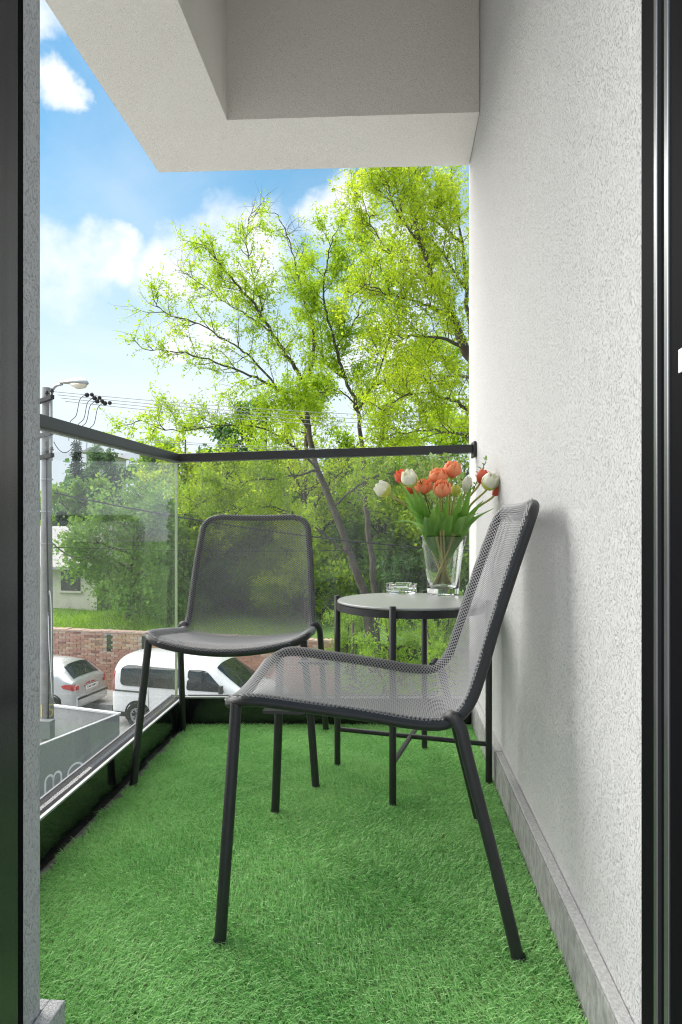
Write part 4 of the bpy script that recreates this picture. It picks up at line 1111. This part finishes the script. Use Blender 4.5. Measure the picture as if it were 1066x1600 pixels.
class Tree:
    def __init__(s, name, label, base, seed, group=None):
        s.rng = np.random.default_rng(seed); s.g = G(); s.leaf = []; s.root = thing(name, label, 'tree' if 'shrub' not in name else 'shrub', base, group=group)
        s.base = Vector(base)
    def limb(s, pts, r0, r1, k=7, per=5, wob=.0, tp=.8):
        P = cat_rom(pts, per)
        if wob: P = [P[0]] + [p + Vector(s.rng.normal(size=3) * wob) for p in P[1:]]
        m = len(P); s.g.tube(P, [r0 + (r1 - r0) * (i / (m - 1)) ** tp for i in range(m)], k, cap=False); return P
    def shoot(s, p, d, L, r, up, n_=5, wig=.22, k=4):
        P = [Vector(p)]; d = Vector(d).normalized()
        for i in range(n_):
            d = (d + Vector(s.rng.normal(size=3)) * wig + Vector((0, 0, up))).normalized(); P.append(P[-1] + d * (L / n_))
        s.g.tube(P, [r * (1 - .8 * i / n_) for i in range(n_ + 1)], k, cap=False); return P
    def dress(s, P, start, n1, L1, r1, n2, L2, leaves, spread, up=.12, ang=.9, droop=0., n3=0, jit=.05):
        """side branches and twigs along a limb, leaves along the twigs"""
        m = len(P)
        for q in range(n1):
            t = start + (1 - start) * (q + s.rng.random()) / n1; i = min(m - 2, int(t * (m - 1)))
            p = P[i].lerp(P[i + 1], s.rng.random()); d = (P[i + 1] - P[i]).normalized()
            dd = (d * (1.0 - .35 * ang) + perp(d, s.rng) * ang).normalized()
            B = s.shoot(p, dd, L1 * (1.15 - .6 * t) * s.rng.uniform(.7, 1.25), r1, up)
            for w in range(n2):
                t2 = .2 + .8 * (w + s.rng.random()) / n2; j = min(len(B) - 2, int(t2 * (len(B) - 1)))
                p2 = B[j].lerp(B[j + 1], s.rng.random()); d2_ = (B[j + 1] - B[j]).normalized()
                dd2 = (d2_ * .6 + perp(d2_, s.rng) * .8).normalized()
                T = s.shoot(p2, dd2, L2 * s.rng.uniform(.6, 1.3), r1 * .42, up * .5 - droop, 4, .2, 3)
                s.leaves(T, leaves, spread, jit)
            s.leaves(B[-3:], int(leaves * .7), spread, jit)
    def leaves(s, T, n_, spread, jit):
        n_ = max(1, int(n_ * s.rng.uniform(.35, 1.5)))
        i = s.rng.integers(0, len(T) - 1, n_); f = s.rng.random(n_)[:, None]; A_ = np.array([tuple(p) for p in T])
        s.leaf.append(A_[i] * (1 - f) + A_[i + 1] * f + s.rng.normal(size=(n_, 3)) * spread)
    envelope = None
    def done(s, lm, size, asp=.5, flat=.25, bark=None, keep=1.0, lit=None):
        o = s.g.build('trunk', bark or M_BARK, s.root, smooth=True)
        L_ = np.concatenate(s.leaf)
        if s.envelope is not None: L_ = L_[s.envelope(L_)]
        if keep < 1: L_ = L_[s.rng.random(len(L_)) < keep]
        # tint varies in clumps
        ph = s.rng.uniform(0, 6, 3); c_ = .5 + .28 * np.sin(L_[:, 0] * 2.1 + ph[0]) * np.sin(L_[:, 2] * 2.6 + ph[1]) + .14 * np.sin(L_[:, 1] * 3.3 + ph[2])
        me = leaf_mesh('crown', L_, np.full((len(L_), 1), size), s.rng, asp, tint=c_, flat=flat)
        me.transform(Matrix.Translation(-s.base)); link('crown', me, lm, s.root)
        return len(L_)


cnt = {}
# honey locust A: several stems rising behind the glass, opening into a vase-shaped crown
DA = 17.0
def pa(px, py, dd=0): return pix(px, py, DA + dd)
tA = Tree('locust_tree', 'large spreading locust tree with fresh yellow-green leaves in the middle of the view', Vector((pa(585, 1050).x, pa(585, 1050).y, SZ + .3)), 21)
LA = [([(585, 1050, 0), (572, 940, 0), (548, 870, 0), (520, 790, .1), (497, 735, .2), (482, 670, .3), (475, 600, .3), (452, 560, .1), (428, 525, -.2), (408, 490, -.5), (380, 455, -.7), (345, 415, -1), (315, 375, -1.2)], .27, .02),
      ([(475, 600, .3), (490, 560, .6), (487, 505, .8), (470, 450, .9), (462, 410, 1.0), (448, 365, 1.1), (430, 330, 1.0)], .10, .012),
      ([(482, 670, .3), (440, 615, -.2), (400, 590, -.6), (350, 570, -1.0), (290, 552, -1.3), (222, 545, -1.5)], .09, .012),
      ([(440, 615, -.2), (395, 560, -.3), (360, 535, -.6), (315, 508, -.9), (262, 490, -1.1), (240, 470, -1.2)], .065, .01),
      ([(428, 525, -.2), (395, 497, .3), (352, 472, .5), (315, 445, .7), (285, 425, .8)], .055, .01),
      ([(410, 485, -.5), (400, 450, 0), (390, 410, .3), (385, 370, .4), (395, 325, .4)], .05, .01),
      ([(590, 1050, .8), (583, 900, .9), (572, 790, .9), (566, 700, .9), (560, 645, .9), (540, 592, .8), (525, 545, .5), (512, 500, .2), (505, 455, 0), (512, 410, -.2), (520, 370, -.3)], .20, .015),
      ([(560, 645, .9), (580, 605, .6), (600, 560, .3), (612, 510, 0), (606, 450, -.2), (590, 400, -.3)], .09, .012),
      ([(540, 592, .8), (505, 560, 1.2), (500, 510, 1.6), (480, 450, 1.9), (470, 400, 2.0)], .06, .01),
      ([(580, 605, .6), (630, 590, .4), (670, 570, .2), (700, 560, 0)], .06, .012),
      ([(497, 735, .2), (450, 690, -.5), (400, 668, -1), (340, 665, -1.5), (270, 672, -1.9), (215, 655, -2.1)], .06, .01),
      ([(560, 645, .9), (545, 620, 0), (520, 610, -.8), (480, 620, -1.4), (430, 640, -1.8)], .05, .01),
      ([(525, 545, .5), (555, 500, .9), (570, 450, 1.2), (565, 400, 1.3), (555, 360, 1.3)], .05, .01),
      ([(548, 870, 0), (500, 830, -.6), (450, 800, -1.1), (400, 790, -1.5), (340, 800, -1.8)], .06, .01),
      ([(520, 790, .1), (560, 760, -.6), (600, 740, -1.0), (650, 745, -1.3)], .06, .01),
      ([(497, 735, .2), (450, 745, -.8), (400, 750, -1.3), (350, 765, -1.7), (310, 790, -2)], .06, .01)]
dens = [.62, .7, .40, .38, .42, .42, 1.15, 1.15, 1, 1.15, .8, 1.2, 1.1, 1.1, 1.0, 1.1]
for (pts, r0, r1), w in zip(LA, dens):
    big = r0 > .15
    P = tA.limb([pa(*p) for p in pts], r0 * .58, r1 * .8, 8 if big else 6, 5, .02, .55 if big else .7)
    sparse = w < .5
    tA.dress(P, .36 if big else .12, 26 if big else 16, 1.05, .013, 8 if not sparse else 6, .55, int(46 * w) + 4, .060 if not sparse else .045, up=.13, ang=.8, droop=.01)
def crown_limit(L_):
    # crown of the locust: low on the left, rising to the right, with a loose uneven edge
    x = L_[:, 0]; r = np.random.default_rng(3)
    k = [pa(u, v) for u, v in ((190, 560), (235, 460), (300, 385), (350, 345), (400, 315), (440, 350), (480, 345), (520, 330), (570, 300), (640, 280))]
    lim = np.interp(x, [p.x for p in k], [p.z for p in k]) + .22 * r.normal(size=len(x)) + .25 * np.sin(x * 5.1)
    return L_[:, 2] < lim
tA.envelope = crown_limit
cnt['A'] = tA.done(M_LOC, .085, .42, .2)

# locust B at the right, trunk hidden by the side wall
DB = 14.0
def pb(px, py, dd=0): return pix(px, py, DB + dd)
tB = Tree('locust_tree', 'tall locust tree at the right whose trunk is hidden by the stucco wall', Vector((pb(812, 1050).x, pb(812, 1050).y, SZ)), 22)
LB = [([(812, 1050, 0), (800, 850, 0), (772, 690, 0), (748, 590, 0), (728, 545, 0), (708, 500, -.1), (690, 462, -.2), (672, 425, -.3), (655, 375, -.4), (645, 320, -.5), (640, 265, -.5), (632, 200, -.5)], .24, .02),
      ([(748, 590, 0), (735, 520, .5), (728, 450, .8), (722, 380, 1), (712, 310, 1.1), (700, 230, 1.1)], .10, .015),
      ([(708, 500, -.1), (675, 480, -.5), (640, 468, -.8), (600, 455, -1.0), (570, 440, -1.2)], .06, .01),
      ([(728, 545, 0), (690, 530, -.6), (650, 525, -1.0), (610, 535, -1.2)], .06, .01),
      ([(690, 462, -.2), (650, 430, .3), (610, 395, .6), (580, 350, .8), (565, 300, .9)], .055, .01),
      ([(728, 450, .8), (700, 410, .3), (672, 360, 0), (690, 300, -.2)], .05, .01),
      ([(722, 380, 1), (690, 355, .8), (650, 330, .7), (610, 300, .6), (590, 275, .5)], .05, .01),
      ([(772, 690, 0), (730, 640, -.5), (690, 620, -.9), (640, 615, -1.2), (600, 640, -1.4)], .07, .01),
      ([(655, 375, -.4), (625, 340, -.8), (610, 300, -1), (600, 260, -1.1)], .04, .01),
      ([(748, 590, 0), (700, 590, .6), (660, 600, 1.1), (620, 590, 1.4)], .06, .01),
      ([(772, 690, 0), (720, 680, -.8), (670, 672, -1.2), (610, 680, -1.5)], .06, .01)]
for (pts, r0, r1) in LB:
    big = r0 > .15
    P = tB.limb([pb(*p) for p in pts], r0 * .9, r1 * .8, 8 if big else 6, 5, .018, .6)
    tB.dress(P, .40 if big else .10, 24 if big else 16, 1.0, .012, 8, .5, 33, .055, up=.12, ang=.8, droop=.03)
cnt['B'] = tB.done(M_LOC2, .076, .42, .2)


def round_tree(name, label, px, ybase, d, ytop, rpx, lm, size, seed, zb=None, nl=9, n1=9, n2=5, lv=22, squash=1., low=.25, asp=.6, lean=0, group='trees beyond the brick wall', trunk=None):
    """trunk, radiating limbs and a crown of leaves; ytop and rpx say how big it shows"""
    zb = SZ + LZ if zb is None else zb
    b = pix(px, ybase, d); b.z = zb; top = pix(px + lean, ytop, d); H = top.z - zb; rad = rpx / F * d
    t = Tree(name, label, b, seed, group); rg = t.rng
    P = t.limb([b, b + (top - b) * .25 + Vector((rg.normal() * .1, rg.normal() * .1, 0)), b + (top - b) * .55 + Vector((rg.normal() * .15, rg.normal() * .15, 0)), b + (top - b) * .92], (trunk or H * .022), H * .004, 7, 5)
    for k in range(nl):
        f = low + (.80 - low) * k / max(1, nl - 1); p = P[int(f * (len(P) - 1))]; a = k * 2.4 + rg.uniform(-.4, .4)
        reach = rad * rg.uniform(.72, 1.0) * math.sin(math.pi * min(.97, .30 + .62 * (f - low) / (1 - low))) ** .6
        rise = H * (.10 + .16 * rg.random()) * squash
        q = p + Vector((math.cos(a) * reach, math.sin(a) * reach, rise)); mid = p.lerp(q, .5) + Vector((0, 0, rise * .15))
        Q = t.limb([p, mid, q], H * .010, H * .0025, 5, 5, .02)
        t.dress(Q, .25, n1, rad * .42, H * .003, n2, rad * .22, lv, rad * .055 + .02, up=.10, ang=.85)
    t.dress(P, .62, n1, rad * .45, H * .003, n2, rad * .24, lv, rad * .055 + .02, up=.14, ang=.85)
    cnt[name + str(seed)] = t.done(lm, size, asp, .15)
    return t


round_tree('maple_tree', 'broad-leaved green tree on the lawn in front of the cream house', 200, 978, 22.3, 752, 106, M_MAP, .13, 31, nl=17, n1=10, n2=6, lv=16, low=.10, lean=14, asp=.75)
round_tree('small_tree', 'small shrubby tree on the lawn right of the maple', 250, 982, 21.6, 905, 66, M_MAP, .10, 32, nl=10, n1=8, n2=5, lv=13, low=.12, lean=-14)
round_tree('garden_tree', 'yellow-green tree filling the view behind the railing corner', 262, 940, 29, 690, 88, M_MID, .20, 33, nl=11, lv=20)
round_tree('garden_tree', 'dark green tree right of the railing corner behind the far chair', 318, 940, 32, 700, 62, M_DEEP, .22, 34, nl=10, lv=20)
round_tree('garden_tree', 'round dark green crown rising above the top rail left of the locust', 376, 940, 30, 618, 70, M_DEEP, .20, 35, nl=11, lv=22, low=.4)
round_tree('garden_tree', 'low yellow-green crown just above the railing corner', 290, 940, 26, 664, 62, M_LOC2, .15, 36, nl=10, lv=18, low=.45)
round_tree('garden_tree', 'mid green tree behind the spruce on the far left', 128, 940, 36, 738, 60, M_MID, .24, 37, nl=9, lv=18)
round_tree('garden_tree', 'bluish tree tops above the cream house roof', 172, 930, 42, 692, 46, M_DEEP, .26, 38, nl=10, lv=18)
round_tree('garden_tree', 'bushy green tree seen through the back of the far chair', 440, 960, 27, 745, 95, M_MID, .19, 39, nl=11, lv=20, low=.15)
round_tree('garden_tree', 'green tree behind the locust trunks above the table', 610, 960, 25, 735, 105, M_MID, .18, 40, nl=12, lv=20, low=.15)
round_tree('garden_tree', 'light green tree rising over the right end of the top rail', 690, 960, 22, 600, 95, M_LOC, .15, 41, nl=12, lv=22, low=.3)
round_tree('garden_tree', 'deep green tree filling the gap below the locust crown', 530, 960, 31, 690, 100, M_DEEP, .22, 42, nl=12, lv=20, low=.2)
round_tree('garden_tree', 'sunlit green tree between the railing corner and far chair', 300, 970, 25, 770, 50, M_LOC, .14, 43, nl=9, lv=16, low=.2)
round_tree('garden_tree', 'mid green tree far behind the maple, over the lawn', 225, 945, 38, 800, 70, M_DEEP, .24, 44, nl=9, lv=18, low=.1)
round_tree('garden_tree', 'yellowish foliage tree left of the locust stems', 480, 965, 22, 820, 75, M_LOC, .14, 45, nl=10, lv=16, low=.12)

round_tree('garden_tree', 'sunny yellow-green crown behind the locust fork above the rail', 478, 960, 23, 612, 82, M_LOC2, .115, 46, nl=11, lv=18, low=.35)
round_tree('garden_tree', 'fresh green crown right of the locust stems above the rail', 600, 960, 24, 605, 80, M_LOC, .12, 47, nl=11, lv=18, low=.35)
round_tree('garden_tree', 'green crown between the dark tree and the locust above the rail', 415, 960, 26, 640, 60, M_LOC, .125, 48, nl=10, lv=16, low=.4)


def spruce(label, px, ybase, d, ytop, rpx, seed):
    b = pix(px, ybase, d); b.z = SZ + LZ; top = pix(px, ytop, d); H = top.z - b.z; rad = rpx / F * d
    t = Tree('spruce_tree', label, b, seed, 'spruces behind the cream house'); rg = t.rng
    t.limb([b, b + Vector((0, 0, H * .5)), b + Vector((0, 0, H))], .14, .015, 6, 6)
    for k in range(90):
        f = .06 + .93 * k / 90; a = k * 2.4; r = rad * (1 - f) ** .85 * rg.uniform(.75, 1.1) + .08
        p = b + Vector((0, 0, H * f)); q = p + Vector((math.cos(a) * r, math.sin(a) * r, -.18 * r + .05))
        B_ = t.limb([p, p.lerp(q, .5) + Vector((0, 0, .05 * r)), q], .02, .006, 3, 3)
        t.leaves(B_, 70, .07 + .06 * r, .05)
    cnt[label] = t.done(M_CON, .20, .28, .35)


spruce('slender dark spruce beside the pole on the far left', 120, 930, 37, 688, 26, 51)
spruce('second dark spruce, lower, between pole and maple', 98, 930, 33, 800, 34, 52)
spruce('dark spruce behind the maple crown', 133, 930, 40, 745, 30, 53)

# shrubs at the right, close to the railing
for k, (px, yb, d, yt, rp, lab) in enumerate([(600, 1150, 13.6, 925, 62, 'bright green shrub below the table, left of its back leg'), (668, 1150, 13.0, 965, 62, 'bright green shrub behind the table legs'),
                                         (548, 1100, 17.5, 935, 46, 'light green shrub growing at the end of the brick wall'), (712, 1150, 14.5, 900, 48, 'dense shrub next to the end of the stucco wall')]):
    round_tree('garden_shrub', lab, px, yb, d, yt, rp, M_SHR, .085, 60 + k, zb=SZ + (.3 if k != 2 else .8), nl=11, n1=8, n2=5, lv=15, low=.12, group='shrubs right of the brick wall', asp=.34, trunk=.05)
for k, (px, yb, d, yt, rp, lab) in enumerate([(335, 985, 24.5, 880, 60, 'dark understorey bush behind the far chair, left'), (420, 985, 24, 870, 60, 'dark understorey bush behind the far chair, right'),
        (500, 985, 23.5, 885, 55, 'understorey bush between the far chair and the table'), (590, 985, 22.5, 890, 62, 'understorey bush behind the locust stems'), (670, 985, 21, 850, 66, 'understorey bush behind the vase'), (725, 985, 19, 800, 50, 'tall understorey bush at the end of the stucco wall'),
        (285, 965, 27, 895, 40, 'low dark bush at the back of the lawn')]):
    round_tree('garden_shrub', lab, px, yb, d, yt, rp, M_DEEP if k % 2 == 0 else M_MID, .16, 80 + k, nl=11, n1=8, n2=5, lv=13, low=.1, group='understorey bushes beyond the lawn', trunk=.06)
# bare dark stems and green stakes among the shrubs
for k, (px, r, lab) in enumerate([(548, .05, 'weathered grey stake at the end of the brick wall'), (566, .03, 'thin green stake beside the shrubs'), (553, .025, 'thin green stake nearest the brick wall end')]):
    p = pix(px, 1060, 16.5); p.z = SZ
    o = G().tube([p, p + Vector((0.04, 0, 1.2)), p + Vector((.06, 0, 2.6 - .3 * k))], [r, r * .9, r * .8], 7).build('garden_stake', M_BARK if k == 0 else mat('green_stake', (.03, .09, .04), .7), smooth=True)
    tag(o, lab, 'stake')
# soil bank right of the brick wall
g = G()
def bank(u, v):
    a = 9.2 + 30 * u; b = -1.35 + 4.0 * v
    return uw(a, b, .13 + (LZ - .1) * (v ** .8) + .08 * math.sin(a * 2.3) * math.sin(b * 3))
tag(g.grid(bank, 50, 10).build('bank', mat('soil', (.13, .105, .075), .95, col2=(.09, .10, .04), nscale=2.5, bump=.8, bscale=15), smooth=True), kind='structure')

# far wood closing the view between the crowns
r2 = np.random.default_rng(77); k = 60000
px = r2.uniform(-260, 900, k); d = r2.uniform(46, 60, k)
ht_ = 4.2 + 1.6 * np.sin(px * .021) + 1.1 * np.sin(px * .057 + 1) + .8 * np.sin(px * .13)
zz = SZ + LZ + ht_ * r2.random(k) ** .8 * (1 + .15 * r2.normal(size=k))
a_ = (px - 533) / F * d
pos = np.stack([-math.sin(YAW) * d + a_ * math.cos(YAW), math.cos(YAW) * d + a_ * math.sin(YAW), zz], 1)
dw = link('distant_wood', leaf_mesh('distant_wood', pos, np.full((k, 1), .42), r2, .7), M_DEEP)
tag(dw, 'mass of distant dark green trees closing the view', 'wood', kind='stuff')
print('LEAVES', cnt, sum(cnt.values()))
for o in bpy.data.objects:
    if '_o' in o: del o['_o']
